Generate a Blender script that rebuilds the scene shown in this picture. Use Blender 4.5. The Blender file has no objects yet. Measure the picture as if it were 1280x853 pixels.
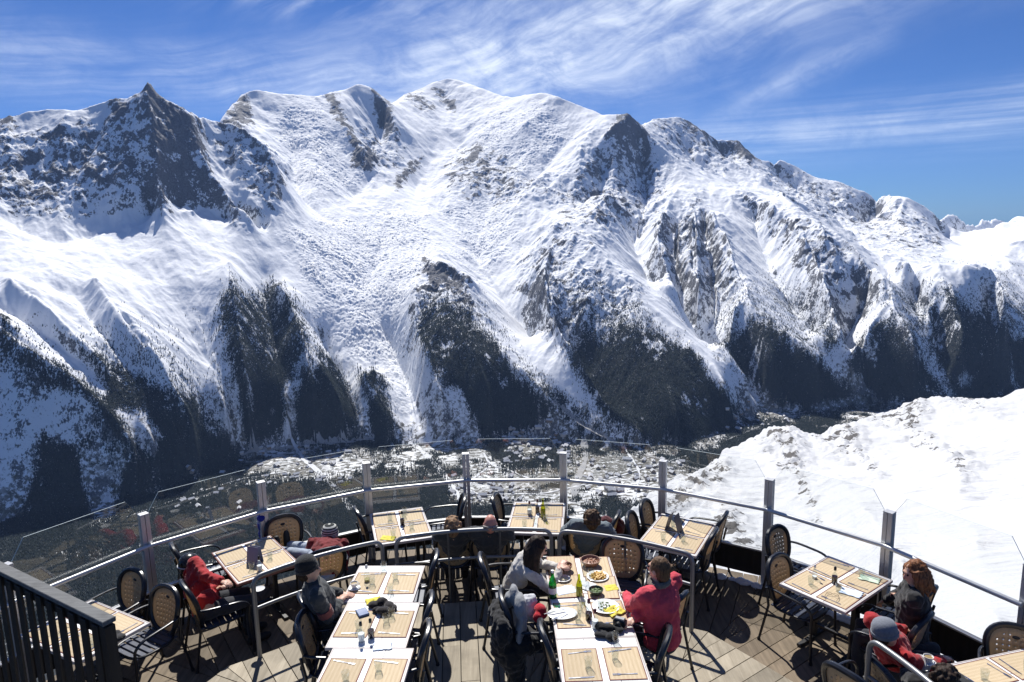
import bpy, bmesh, math, random, time
import numpy as np
from mathutils import Vector, Matrix
_T0 = time.time()
SC = bpy.context.scene
COL = SC.collection
PI = math.pi
rad = math.radians

# ---------------------------------------------------------------- camera geometry
F_PX, PITCH, ROLL = 857.97, rad(9.7394), rad(-1.3736)     # 24 mm lens, looking slightly down
EYE = 4.55                                                # eye height above the lower deck
ALT = 2523.0                                              # altitude of the eye in metres
SUN_AZ, SUN_EL = rad(-12.0), rad(50.0)                     # sun ahead and a little to the left

cam_d = bpy.data.cameras.new('camera')
cam_d.sensor_fit = 'HORIZONTAL'; cam_d.sensor_width = 36.0
cam_d.lens = 36.0 * F_PX / 1280.0
cam_d.clip_start = 0.1; cam_d.clip_end = 200000.0
cam = bpy.data.objects.new('camera', cam_d); COL.objects.link(cam)
cam.matrix_world = Matrix.Translation((0, 0, EYE)) @ Matrix.Rotation(PI/2 - PITCH, 4, 'X') @ Matrix.Rotation(ROLL, 4, 'Z')
SC.camera = cam

def ray(x, y):
    a = x - 640.0; b = y - 426.5
    u = a*math.cos(ROLL) + b*math.sin(ROLL); v = -a*math.sin(ROLL) + b*math.cos(ROLL)
    c, s = math.cos(PITCH), math.sin(PITCH)
    X = u/F_PX; U = -v/F_PX
    return Vector((X, c + s*U, -s + c*U))
def at_z(x, y, z):                 # survey helper: the point of height z seen in that direction of the photograph
    d = ray(x, y); t = (z - EYE)/d.z
    return Vector((d.x*t, d.y*t, z))
def azel(x, y):
    d = ray(x, y); return math.atan2(d.x, d.y), math.atan2(d.z, math.hypot(d.x, d.y))

# ---------------------------------------------------------------- bookkeeping
def tag(o, label=None, cat=None, group=None, kind=None):
    if label: o['label'] = label
    if cat: o['category'] = cat
    if group: o['group'] = group
    if kind: o['kind'] = kind
    return o
def link(name, me, mat=None, parent=None, loc=None):
    o = bpy.data.objects.new(name, me); COL.objects.link(o)
    if mat is not None:
        for m in (mat if isinstance(mat, (list, tuple)) else [mat]): me.materials.append(m)
    if parent is not None: o.parent = parent
    if loc is not None: o.location = loc
    return o
def empty(name, loc=(0,0,0), rz=0.0, label=None, cat=None, group=None):
    o = bpy.data.objects.new(name, None); COL.objects.link(o)
    o.empty_display_size = 0.1
    o.location = loc; o.rotation_euler = (0, 0, rz)
    return tag(o, label, cat, group)

# ---------------------------------------------------------------- material helper
class NT:
    def __init__(self, name):
        self.m = bpy.data.materials.new(name); self.m.use_nodes = True
        self.t = self.m.node_tree; self.t.nodes.clear()
        self.out = self.n('ShaderNodeOutputMaterial')
    def n(self, typ, **kw):
        nd = self.t.nodes.new(typ)
        for k, v in kw.items():
            if k == 'inp':
                for kk, vv in v.items():
                    if isinstance(vv, bpy.types.NodeSocket): self.t.links.new(vv, nd.inputs[kk])
                    else: nd.inputs[kk].default_value = vv
            else: setattr(nd, k, v)
        return nd
    def l(self, a, b): self.t.links.new(a, b)
    def math(self, op, a, b=0.0, c=0.0, clamp=False):
        nd = self.n('ShaderNodeMath', operation=op, use_clamp=clamp)
        for i, v in enumerate((a, b, c)):
            if isinstance(v, bpy.types.NodeSocket): self.l(v, nd.inputs[i])
            else: nd.inputs[i].default_value = v
        return nd.outputs[0]
    def mix(self, f, a, b):
        nd = self.n('ShaderNodeMix', data_type='RGBA')
        for i, v in ((0, f), (6, a), (7, b)):
            if isinstance(v, bpy.types.NodeSocket): self.l(v, nd.inputs[i])
            else: nd.inputs[i].default_value = v if i == 0 else (tuple(v) + (1.0,) if len(v) == 3 else v)
        return nd.outputs[2]
    def noise(self, vec, scale, detail=4.0, rough=0.55, dist=0.0, lac=2.0, dim='3D'):
        nd = self.n('ShaderNodeTexNoise', noise_dimensions=dim)
        if vec is not None: self.l(vec, nd.inputs['Vector'])
        nd.inputs['Scale'].default_value = scale; nd.inputs['Detail'].default_value = detail
        nd.inputs['Roughness'].default_value = rough; nd.inputs['Distortion'].default_value = dist
        nd.inputs['Lacunarity'].default_value = lac
        return nd.outputs[0]
    def ramp(self, f, lo, hi, a=0.0, b=1.0):
        nd = self.n('ShaderNodeMapRange', clamp=True)
        self.l(f, nd.inputs[0])
        for i, v in enumerate((lo, hi, a, b)): nd.inputs[i+1].default_value = v
        return nd.outputs[0]
    def mapping(self, vec, scale=(1,1,1), rot=(0,0,0), loc=(0,0,0)):
        nd = self.n('ShaderNodeMapping'); self.l(vec, nd.inputs[0])
        nd.inputs['Location'].default_value = loc; nd.inputs['Rotation'].default_value = rot; nd.inputs['Scale'].default_value = scale
        return nd.outputs[0]
    def bump(self, h, strength, dist, normal=None):
        nd = self.n('ShaderNodeBump'); self.l(h, nd.inputs['Height'])
        nd.inputs['Strength'].default_value = strength; nd.inputs['Distance'].default_value = dist
        if normal is not None: self.l(normal, nd.inputs['Normal'])
        return nd.outputs[0]
    def bsdf(self, color, rough=0.6, metal=0.0, normal=None, spec=0.5, **kw):
        nd = self.n('ShaderNodeBsdfPrincipled')
        for k, v in (('Base Color', color), ('Roughness', rough), ('Metallic', metal), ('Specular IOR Level', spec)):
            if isinstance(v, bpy.types.NodeSocket): self.l(v, nd.inputs[k])
            elif k == 'Base Color': nd.inputs[k].default_value = tuple(v)[:3] + (1.0,)
            else: nd.inputs[k].default_value = v
        if normal is not None: self.l(normal, nd.inputs['Normal'])
        for k, v in kw.items():
            k = k.replace('_', ' ')
            if isinstance(v, bpy.types.NodeSocket): self.l(v, nd.inputs[k])
            else: nd.inputs[k].default_value = v
        return nd.outputs[0]
    def done(self, sh):
        self.l(sh, self.out.inputs['Surface']); return self.m
    def coord(self, kind='Object'): return self.n('ShaderNodeTexCoord').outputs[kind]
    def geo(self): return self.n('ShaderNodeNewGeometry')
    def attr(self, name): return self.n('ShaderNodeAttribute', attribute_name=name).outputs['Fac']

# ---------------------------------------------------------------- numpy noise
_rng = np.random.RandomState(7)
_PERM = _rng.permutation(256).astype(np.int32); _PERM = np.concatenate([_PERM, _PERM])
_GA = _rng.rand(256).astype(np.float32)*2*np.pi
_GX, _GY = np.cos(_GA), np.sin(_GA)
def perlin(x, y, seed=0):
    x = x.astype(np.float32); y = y.astype(np.float32)
    xi = np.floor(x).astype(np.int32); yi = np.floor(y).astype(np.int32)
    xf = x - xi; yf = y - yi
    u = xf*xf*xf*(xf*(xf*6-15)+10); v = yf*yf*yf*(yf*(yf*6-15)+10)
    def g(ix, iy, fx, fy):
        h = _PERM[(_PERM[(ix + seed*17) & 255] + iy + seed*31) & 255]
        return _GX[h]*fx + _GY[h]*fy
    a = g(xi, yi, xf, yf); b = g(xi+1, yi, xf-1, yf); c = g(xi, yi+1, xf, yf-1); d = g(xi+1, yi+1, xf-1, yf-1)
    return (a + (b-a)*u + ((c + (d-c)*u) - (a + (b-a)*u))*v)*1.5
def fbm(x, y, octs, seed=0, gain=0.5, lac=2.03, ridged=False):
    s = np.zeros_like(x, dtype=np.float32); a = 1.0; t = 0.0
    for i in range(octs):
        n = perlin(x, y, seed+i)
        if ridged: n = 1.0 - 2.0*np.abs(n)
        s += a*n; t += a; a *= gain; x = x*lac + 3.1; y = y*lac - 1.7
    return s/t
# ================================================================= TERRAIN
# depth profiles of the far slopes: elevation angle (deg) -> distance (km)
_PR = {
  -100: ([-26,-22.5,-18,-14,-10,-7,-4.5,-2.5,-1,0,3,10.3,13],[3.0,3.5,3.95,4.25,4.55,4.85,5.15,5.4,5.75,6.1,6.6,7.4,7.7]),
   230: ([-26,-22.5,-18,-14,-10,-7,-4.5,-2.5,-1,0,3,10.3,13],[3.1,3.6,4.15,4.4,4.75,5.0,5.3,5.6,5.95,6.25,6.7,7.4,7.7]),
   440: ([-26,-21.2,-18.9,-15.6,-11.3,-9.6,-6,-4.7,-1.3,.6,3.7,7.6,11,13],[3.2,3.85,4.3,4.65,5.1,5.3,5.8,6.0,6.7,7.1,8.1,9.2,10.4,10.8]),
   520: ([-26,-21.2,-18.9,-15.6,-11.3,-9.6,-6,-4.7,-1.3,.6,3.7,7.6,11,13],[3.2,3.85,4.3,4.7,5.2,5.45,5.95,6.15,6.95,7.3,8.4,10.2,11.4,11.9]),
   720: ([-26,-21.2,-18.9,-15.6,-11.3,-9.6,-6,-4.7,-1.3,.6,3.7,7.6,10,13],[3.2,3.85,4.35,4.8,5.3,5.5,6.0,6.25,7.0,7.4,8.2,9.4,10.1,10.6]),
   860: ([-26,-20,-17,-13,-10,-7,-4,-1,1,3,5.5,8,13],[3.2,4.2,4.75,5.4,5.8,6.2,6.8,7.5,8.2,9.0,10.0,11.0,11.6]),
  1050: ([-26,-20,-15.6,-13,-10,-7,-4,-1,1,3,5,13],[3.2,4.2,5.35,5.75,6.15,6.6,7.1,7.8,8.6,9.9,11.2,12.0]),
  1400: ([-26,-20,-15.6,-12,-10,-7,-4,-1,1,3,5,13],[3.2,4.2,5.3,6.0,6.4,6.8,7.3,8.0,8.8,10.1,11.6,12.0]),
}
_PX = sorted(_PR)
def prof(x, el):
    e = math.degrees(el)
    x = max(_PX[0], min(_PX[-1], x))
    for a, b in zip(_PX[:-1], _PX[1:]):
        if a <= x <= b:
            f = (x-a)/(b-a)
            return (1-f)*np.interp(e, *_PR[a]) + f*np.interp(e, *_PR[b])
FLOOR = 1045.0
# survey lines: (offset_km, [(x, y) or (x, y, distance_km)])
RIDGE = [
 (0, [(-120,175,7.9),(-60,160,7.7),(0,153,7.55),(23,145,7.5),(34,140,7.5),(60,136,7.5),(94,139,7.45),(128,130,7.4),(144,125,7.35),(161,124,7.33),(178,115,7.3),(184,107,7.28),(188,105,7.28),(193,114,7.26),(208,124,7.24),(222,129,7.22),(238,142,7.2)]),
 (0, [(238,142,7.2),(247,167,7.1),(255,198,6.95),(265,221,6.8),(286,248,6.6),(316,280,6.35)]),
 (0, [(238,142,7.2),(249,149,7.4),(262,152,7.5),(269,154,7.55),(302,171,7.35),(336,191,7.15),(349,214,7.0),(347,240,6.8),(346,263,6.65)]),
 (0, [(188,105,7.28),(192,150,7.0),(196,200,6.7),(200,245,6.4)]),
 (0, [(128,130,7.4),(122,165,7.15),(112,210,6.85),(105,255,6.5)]),
 (0, [(60,136,7.5),(50,170,7.2),(40,215,6.9),(30,262,6.45)]),
 (0, [(275,149,8.7),(285,141,8.9),(296,127,9.2),(302,117,9.4),(322,112,9.43),(363,117,9.5),(400,120,9.6)]),
 (0, [(302,117,9.4),(312,135,9.1),(318,150,8.9),(330,165,8.6)]),
 (0, [(400,120,9.6),(407,124,9.6),(427,147,9.2),(436,165,9.0),(444,184,8.8),(462,208,8.4)]),
 (0, [(400,120,9.6),(413,115,9.8),(434,110,9.9),(450,103.5,10.0),(460,108,10.0),(474,119,10.2),(489,130,10.4),(504,119,10.9),(527,110,11.2),(544,100,11.4),(561,96.5,11.46),(588,105,11.4),(608,112,11.1),(628,119,10.8),(642,121,10.5),(679,114.6,10.08),(692,119,10.0),(722,130,9.8),(753,144,9.5),(769,142,9.3),(785,141.5,9.24)]),
 (0, [(460,108,10.0),(484,130,9.8),(491,147,9.5),(497,174,9.2),(487,200,8.8)]),
 (0, [(544,100,11.4),(548,115,11.1),(556,130,10.8),(568,145,10.5)]),
 (0, [(504,119,10.9),(520,125,10.7),(540,138,10.4)]),
 (0, [(628,119,10.8),(622,135,10.4),(605,150,10.0),(590,175,9.5)]),
 (0, [(785,141.5,9.24),(749,177,8.8),(719,208,8.35),(692,234,7.95),(675,268,7.4),(660,298,7.0),(648,322,6.7)]),
 (0, [(785,141.5,9.24),(800,156,9.3),(815,175,9.2),(830,194,9.1),(849,211,9.0)]),
 (0, [(800,156,9.8),(822,149,10.6),(849,146,11.0),(871,160,11.1),(894,171,11.2),(924,177,11.3),(950,199,11.3),(980,200,11.5),(1017,222,11.5),(1047,227,11.6),(1092,246,11.5),(1122,244,11.2),(1134,246,11.0),(1160,261,11.0),(1179,276,11.2)]),
 (0, [(1170,285,14.0),(1185,272,15.0),(1192,269,15.0),(1201,276,15.4),(1242,277,20.0),(1262,274,20.0),(1280,274,20.0),(1340,270,20.0),(1450,280,20.0)]),
 (0, [(1195,296,12.5),(1225,290,13.5),(1250,283,15.5),(1262,276,19)]),
 (0, [(1262,300,12.0),(1300,288,14.0),(1330,280,17)]),
 (0, [(849,146,11.0),(868,180,10.6),(880,195,10.3)]),
 (0, [(924,177,11.3),(938,210,10.6),(960,225,10.2)]),
 (0, [(1134,246,11.0),(1112,275,10.3),(1100,292,9.8)]),
 (0, [(1134,246,11.0),(1150,280,10.4),(1165,300,9.9),(1180,318,9.2)]),
 (0, [(1280,299,9.6),(1262,312,9.3),(1245,330,8.8)]),
 (0, [(1280,299,9.6),(1340,270,10.0),(1450,270,10.0)]),
 # second tier ridges
 (-.45,[(702,278),(736,308),(769,335),(796,366),(830,394),(837,401),(875,435),(900,470),(927,508)]),
 (-.40,[(702,278),(690,310),(680,350),(689,400),(705,430),(735,470),(765,505),(800,538)]),
 (-.45,[(769,335),(790,390),(812,440),(835,490),(850,530)]),
 (-.40,[(534,328),(558,337),(588,367),(622,424),(655,461),(686,501)]),
 (-.36,[(534,328),(520,364),(518,404),(534,450),(552,490)]),
 (-.45,[(545,330),(562,380),(585,430),(610,480),(632,520)]),
 (-.25,[(849,235),(875,250),(897,284),(912,320),(930,360)]),
 (-.35,[(930,360),(939,379),(965,394),(995,424),(1035,455),(1065,488)]),
 (-.32,[(930,360),(915,400),(905,430),(925,465),(955,492)]),
 (-.38,[(939,379),(955,420),(980,460),(1000,495)]),
 (-.30,[(920,237),(961,259),(990,280),(1010,310),(1025,345),(1040,380),(1052,415)]),
 (-.30,[(978,239),(1010,274),(1040,290),(1070,312),(1095,335),(1111,360)]),
 (-.28,[(1111,360),(1113,379),(1130,405),(1155,445),(1172,480)]),
 (-.22,[(1111,379),(1085,410),(1065,436)]),
 (-.15,[(1122,325),(1149,332),(1175,330),(1210,333),(1242,335)]),
 (-.20,[(1175,330),(1190,370),(1205,410),(1215,450),(1225,480)]),
 (-.18,[(1242,335),(1262,370),(1285,410),(1310,450)]),
 (-.12,[(1149,332),(1160,367),(1165,400)]),
 (-.30,[(765,245,7.7),(745,270),(720,290)]),
 (-.30,[(849,235),(830,262),(822,295),(830,330),(850,368)]),
 (-.25,[(880,225),(878,255),(868,290),(866,330),(874,370)]),
 # left forest spurs
 (-.15,[(285,325),(292,365),(300,410),(305,460),(312,510)]),
 (-.15,[(345,350),(365,385),(378,420),(388,470),(395,520)]),
 (-.15,[(392,440),(410,470),(430,505),(445,535)]),
 (-.14,[(455,465),(470,490),(485,520),(492,540)]),
 (-.08,[(118,345),(145,385),(175,425),(205,465),(235,510),(262,545)]),
 (-.15,[(-30,392),(0,405),(40,440),(80,470),(120,500),(160,545),(200,590)]),
 (-.08,[(10,345),(50,380),(90,420),(130,455)]),
]
VALLEY = [
 (0,[(1100,262,11.7),(1086,282,11.2),(1078,302,10.7)]), (0,[(1150,268,11.6),(1170,290,11.3),(1190,308,10.7)]),
 (0,[(892,190,11.4),(905,212,10.9)]), (0,[(960,215,11.6),(985,240,11.0),(1020,255,10.9)]), (0,[(312,122,9.9),(340,140,9.6)]),
 (0.12,[(-120,290),(-60,285),(0,278),(70,303),(130,292),(190,272),(215,262),(260,268),(300,290),(330,300)]),
 (0.0,[(258,172,7.35),(272,205,7.0),(300,245,6.7),(325,268,6.5)]),
 (0.0,[(355,150,9.0),(365,190,8.5),(362,230,7.8),(385,262,7.3),(420,285)]),
 (0.24,[(478,150,9.8),(470,185,9.0),(475,215,8.5),(440,245,7.8)]),
 (0.0,[(520,140,10.3),(548,165,9.9),(540,200,9.2),(520,240,8.3),(500,275),(470,330),(450,380),(440,410)]),
 (0.24,[(585,135,10.6),(590,160,10.0),(570,190,9.5)]),
 (0.24,[(660,150,9.4),(640,190,9.0),(620,235,8.2),(600,290),(590,320),(612,350),(640,395),(668,432),(700,478),(730,515),(765,548)]),
 (0.24,[(720,165,9.2),(690,200,8.7),(660,240,8.0)]),
 (0.24,[(800,200,9.3),(808,245,8.6),(800,280),(795,310),(810,350),(845,395),(871,420),(888,450),(920,484),(950,502)]),
 (0.24,[(755,215,8.6),(745,245),(725,262)]),
 (0.16,[(480,420),(505,470),(520,510),(528,545)]),
 (0.16,[(405,425),(432,480),(445,520),(462,550)]),
 (0.16,[(330,345),(335,390),(345,440),(355,490),(358,545)]),
 (0.16,[(248,390),(262,440),(280,500),(295,550)]),
 (0.26,[(860,205,10.2),(900,222,9.9),(940,240,9.6)]),
 (0.26,[(940,265),(950,300),(965,340),(990,390),(1015,425),(1045,448),(1085,488)]),
 (0.26,[(1010,250,10.2),(1050,285,9.6),(1090,320),(1120,345),(1085,380),(1068,410),(1050,440)]),
 (0.26,[(1195,300,10.8),(1210,315,10.0)]),
 (0.16,[(880,275),(885,320),(895,370),(890,410)]),
 (0.16,[(845,290),(842,330),(855,380)]),
 (0.16,[(1140,350),(1150,400),(1180,450),(1200,490)]),
 (0.16,[(1232,350),(1245,400),(1265,450)]),
 (0.04,[(-40,350),(0,380),(60,430),(100,455),(140,490),(185,540),(225,585)]),
 (0.04,[(60,335),(95,380),(135,430),(180,480),(215,530),(240,570)]),
]
FOOT = [(-300,690),(-120,665),(0,652),(100,636),(170,622),(240,600),(300,572),(360,560),(440,556),(520,558),(600,556),(640,548),(700,552),(760,562),(800,560),(880,548),(930,526),(960,512),(1010,514),(1090,503),(1180,512),(1280,487),(1400,470),(1600,470)]

def densify(pts, off, step=2.0):
    out = []
    full = []
    for p in pts:
        az, el = azel(p[0], p[1])
        d = p[2] if len(p) > 2 else prof(p[0], el) + off*min(1.0, max(0.15, (prof(p[0], el)-4.2)/0.8))
        full.append((p[0], p[1], d))
    for a, b in zip(full[:-1], full[1:]):
        n = max(2, int(math.hypot(b[0]-a[0], b[1]-a[1])/step))
        for i in range(n):
            f = i/n
            out.append(tuple(a[k]*(1-f)+b[k]*f for k in range(3)))
    out.append(full[-1])
    return out
def to_pt(x, y, d):
    az, el = azel(x, y); return az, d*1000.0, ALT + d*1000.0*math.tan(el)

def relax(val, iters=120, levels=6, init=0.0):
    known = ~np.isnan(val)
    def down(v, k):
        n0, n1 = v.shape[0]//2, v.shape[1]//2
        vv = np.where(k, v, 0)[:n0*2, :n1*2].reshape(n0, 2, n1, 2).sum((1, 3)); kk = k[:n0*2, :n1*2].reshape(n0, 2, n1, 2).sum((1, 3))
        return np.where(kk > 0, vv/np.maximum(kk, 1), 0).astype(np.float32), kk > 0
    lev = [(np.where(known, val, 0), known)]
    for _ in range(levels): lev.append(down(*lev[-1]))
    sol = np.full(lev[-1][0].shape, init, np.float32)
    for v, k in reversed(lev):
        if sol.shape != v.shape:
            s2 = np.repeat(np.repeat(sol, 2, 0), 2, 1)
            sol = np.pad(s2, ((0, max(0, v.shape[0]-s2.shape[0])), (0, max(0, v.shape[1]-s2.shape[1]))), mode='edge')[:v.shape[0], :v.shape[1]]
        sol = np.where(k, v, sol)
        for _ in range(iters):
            p = np.pad(sol, 1, mode='edge')
            sol = np.where(k, v, 0.25*(p[:-2, 1:-1]+p[2:, 1:-1]+p[1:-1, :-2]+p[1:-1, 2:]))
    return sol
AZ0, AZ1 = rad(-47), rad(47)
D0, D1 = 1300.0, 30000.0
LD0, LD1 = math.log(D0), math.log(D1)
def solve_base():
    NA, ND = 640, 768
    val = np.full((ND, NA), np.nan, np.float32)
    def put(az, d, h, mode):
        i = int(round((math.log(d)-LD0)/(LD1-LD0)*(ND-1))); j = int(round((az-AZ0)/(AZ1-AZ0)*(NA-1)))
        if 0 <= i < ND and 0 <= j < NA:
            o = val[i, j]
            if np.isnan(o): val[i, j] = h
            else: val[i, j] = max(o, h) if mode else min(o, h)
    # valley floor
    fz, fd = [], []
    for p in FOOT:
        az, el = azel(*p); fz.append(az); fd.append((ALT-FLOOR)/math.tan(-el))
    azs = np.linspace(AZ0, AZ1, NA); foot = np.interp(azs, fz, fd)
    lds = np.exp(np.linspace(LD0, LD1, ND))
    floor_mask = lds[:, None] < foot[None, :]
    for off, pts in VALLEY:
        for p in densify(pts, off): put(*to_pt(*p), 0)
    for off, pts in RIDGE:
        for p in densify(pts, off, 1.2): put(*to_pt(*p), 1)
    # ground behind the crests drops away
    for off, pts in RIDGE[:1] + RIDGE[6:7] + RIDGE[9:10] + RIDGE[17:19]:
        for p in densify(pts, off, 1.2):
            az, d, h = to_pt(*p); put(az, d+900, h-420, 0); put(az, d+1800, h-900, 0)
    val[-1, :] = 1800; 
    val[int(ND*.93), :] = 1900
    val[floor_mask] = FLOOR
    sol = relax(val, 120, 6, 2500)
    for _ in range(2):
        p = np.pad(sol, 1, mode='edge')
        sol = 0.5*sol + 0.125*(p[:-2, 1:-1]+p[2:, 1:-1]+p[1:-1, :-2]+p[1:-1, 2:])
    return sol, foot, azs

def bilerp(g, i, j):
    i = np.clip(i, 0, g.shape[0]-1.001); j = np.clip(j, 0, g.shape[1]-1.001)
    i0 = i.astype(np.int32); j0 = j.astype(np.int32); fi = (i-i0).astype(np.float32); fj = (j-j0).astype(np.float32)
    return (g[i0, j0]*(1-fi)*(1-fj) + g[i0+1, j0]*fi*(1-fj) + g[i0, j0+1]*(1-fi)*fj + g[i0+1, j0+1]*fi*fj)

def vproj(X, Y, Z):                # photograph pixel of world points, numpy
    z = Z - EYE
    D = Y*math.cos(PITCH) - z*math.sin(PITCH); U = z*math.cos(PITCH) + Y*math.sin(PITCH)
    D = np.maximum(D, 1e-3)
    u = F_PX*X/D; v = -F_PX*U/D
    return 640 + u*math.cos(ROLL) - v*math.sin(ROLL), 426.5 + u*math.sin(ROLL) + v*math.cos(ROLL)

def poly_field(px, py, polys, soft=8.0):
    """soft membership (0..1) of surveyed outlines; soft = width of the edge in survey units"""
    best = np.full(px.shape, -1e9, np.float32)
    for pts in polys:
        P = np.array(pts, np.float32)
        lo = P.min(0) - 40; hi = P.max(0) + 40
        m = (px > lo[0]) & (px < hi[0]) & (py > lo[1]) & (py < hi[1])
        if not m.any(): continue
        x = px[m]; y = py[m]
        d2 = np.full(x.shape, 1e9, np.float32); ins = np.zeros(x.shape, bool)
        for a, b in zip(P, np.roll(P, -1, 0)):
            e = b - a; L = float(e @ e) + 1e-6
            t = np.clip(((x-a[0])*e[0] + (y-a[1])*e[1])/L, 0, 1)
            d2 = np.minimum(d2, (x-a[0]-t*e[0])**2 + (y-a[1]-t*e[1])**2)
            if abs(e[1]) > 1e-6:
                c = ((a[1] > y) != (b[1] > y)) & (x < e[0]*(y-a[1])/e[1] + a[0])
                ins ^= c
        s = np.sqrt(d2)*np.where(ins, 1, -1)
        best[m] = np.maximum(best[m], s)
    return np.clip(best/soft*0.5 + 0.5, 0, 1)

def gullies(X, Y, H, gx, gy, f0, octs, amp0, seed, gain=0.5):
    """erosion-like detail: short waves whose crests run down the local slope"""
    dh = np.zeros_like(H); amp = amp0; f = f0
    sx, sy = gx.copy(), gy.copy()
    for o in range(octs):
        L = np.sqrt(sx*sx + sy*sy) + 1e-4
        st = np.minimum(1.0, L*2.2)
        ux, uy = -sy/L, sx/L                       # across the slope
        px_, py_ = X*f, Y*f
        ix = np.floor(px_).astype(np.int32); iy = np.floor(py_).astype(np.int32)
        fx = px_ - ix; fy = py_ - iy
        acc = np.zeros_like(H); adx = np.zeros_like(H); ady = np.zeros_like(H); wt = np.zeros_like(H)
        for di in (-1, 0, 1):
            for dj in (-1, 0, 1):
                h = _PERM[(_PERM[(ix+di+seed*13+o*7) & 255] + iy+dj+seed*5) & 255]
                ox = (h & 15)/15.0*0.7 - 0.1 + di; oy = (h >> 4)/15.0*0.7 - 0.1 + dj
                vx = fx - ox - 0.25; vy = fy - oy - 0.25
                w = np.exp(-(vx*vx+vy*vy)*2.4)
                ph = (vx*ux + vy*uy)*2*np.pi*0.95
                s, c = np.sin(ph), np.cos(ph)
                acc += w*c; adx -= w*s*ux; ady -= w*s*uy; wt += w
        acc /= wt; adx /= wt; ady /= wt
        sharp = 1.0 - 2.0*np.sqrt(np.clip((1.0-acc)*.5, 0, 1))
        dh += amp*(sharp+.25)*st
        sx = sx + amp*f*6.0*adx*st*0.8; sy = sy + amp*f*6.0*ady*st*0.8
        amp *= gain; f *= 1.95
    return dh
FOREST = [
 [(-100,400),(0,408),(35,430),(60,452),(90,468),(120,490),(135,520),(115,515),(95,500),(60,495),(35,470),(0,452),(-100,440)],
 [(85,428),(110,438),(135,450),(165,466),(200,480),(230,495),(245,530),(262,560),(280,575),(230,612),(180,650),(140,665),(150,600),(165,565),(140,545),(120,520),(105,490),(95,460)],
 [(200,485),(250,498),(262,530),(305,560),(290,605),(200,650),(190,600)],
 [(20,560),(60,540),(100,560),(140,590),(130,640),(80,650),(20,640)],
 [(-100,455),(0,458),(40,480),(44,500),(0,490),(-100,500)],
 [(50,550),(95,556),(95,600),(112,670),(50,680),(36,600)],
 [(-300,640),(0,640),(50,640),(150,620),(300,600),(450,592),(540,588),(620,602),(660,640),(640,690),(560,700),(500,900),(-300,900)],
 [(760,600),(830,590),(860,640),(800,660),(740,640)], [(900,560),(960,560),(950,600),(890,600)],
 [(280,365),(292,350),(302,372),(322,372),(345,352),(365,372),(380,405),(383,440),(370,460),(362,500),(360,550),(330,555),(315,555),(300,540),(290,500),(285,450),(278,420),(270,395)],
 [(372,470),(395,440),(410,452),(430,468),(445,500),(455,552),(380,556),(362,552),(362,510)],
 [(400,446),(425,462),(440,492),(452,520),(462,552),(440,558),(400,556)],
 [(446,468),(463,460),(478,475),(484,505),(492,540),(480,560),(468,548),(455,500)],
 [(530,378),(556,372),(585,385),(622,428),(650,472),(686,502),(692,520),(665,538),(640,548),(600,556),(575,520),(556,495),(548,470),(530,455),(518,425),(516,400)],
 [(712,440),(730,420),(752,425),(772,405),(800,408),(830,412),(875,442),(905,480),(927,508),(920,540),(880,550),(840,556),(800,548),(770,532),(742,512),(724,482),(712,462)],
 [(928,400),(945,392),(965,400),(995,428),(1040,464),(1066,490),(1060,520),(1000,518),(960,497),(940,482),(925,462),(905,442),(908,420)],
 [(1092,402),(1112,392),(1138,425),(1165,462),(1180,490),(1160,512),(1100,504),(1075,482),(1052,456),(1072,432)],
 [(1160,385),(1182,368),(1200,372),(1225,385),(1250,400),(1285,420),(1340,430),(1460,480),(1400,520),(1280,490),(1250,500),(1200,512),(1178,472),(1158,425)],
 [(1036,402),(1056,432),(1038,442),(1024,420)],
 [(470,500),(490,545),(500,560),(480,575),(440,565),(450,545)],
 [(600,556),(640,552),(690,548),(720,566),(700,585),(640,590)],
 [(840,552),(900,545),(935,535),(960,520),(1010,522),(1050,510),(1050,545),(960,575),(860,590)],
 [(1170,520),(1250,500),(1320,480),(1400,520),(1200,560),(1100,540)],
]
SEMI = [     # scattered trees on steep snow
 [(95,385),(140,385),(175,415),(205,445),(240,470),(262,500),(285,560),(250,570),(200,490),(140,460),(100,430)],
 [(-100,380),(0,395),(60,420),(120,460),(160,500),(180,560),(140,600),(60,560),(0,520),(-100,520)],
 [(262,392),(275,340),(288,325),(300,350),(340,338),(372,360),(392,405),(398,440),(370,470),(300,480),(280,440)],
 [(515,360),(534,340),(560,345),(590,372),(625,425),(600,440),(530,440)],
 [(690,345),(740,320),(775,345),(810,372),(860,415),(830,440),(760,450),(710,450),(685,410)],
 [(905,375),(935,362),(965,390),(990,420),(950,450),(905,440),(895,405)],
 [(960,340),(1000,330),(1050,380),(1060,440),(1030,440),(1000,420),(970,390)],
 [(1075,395),(1110,365),(1150,340),(1250,345),(1300,370),(1400,400),(1400,440),(1200,440),(1160,460),(1110,430)],
 [(680,430),(722,474),(760,520),(800,545),(860,560),(760,565),(700,540),(650,470)],
]
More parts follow.
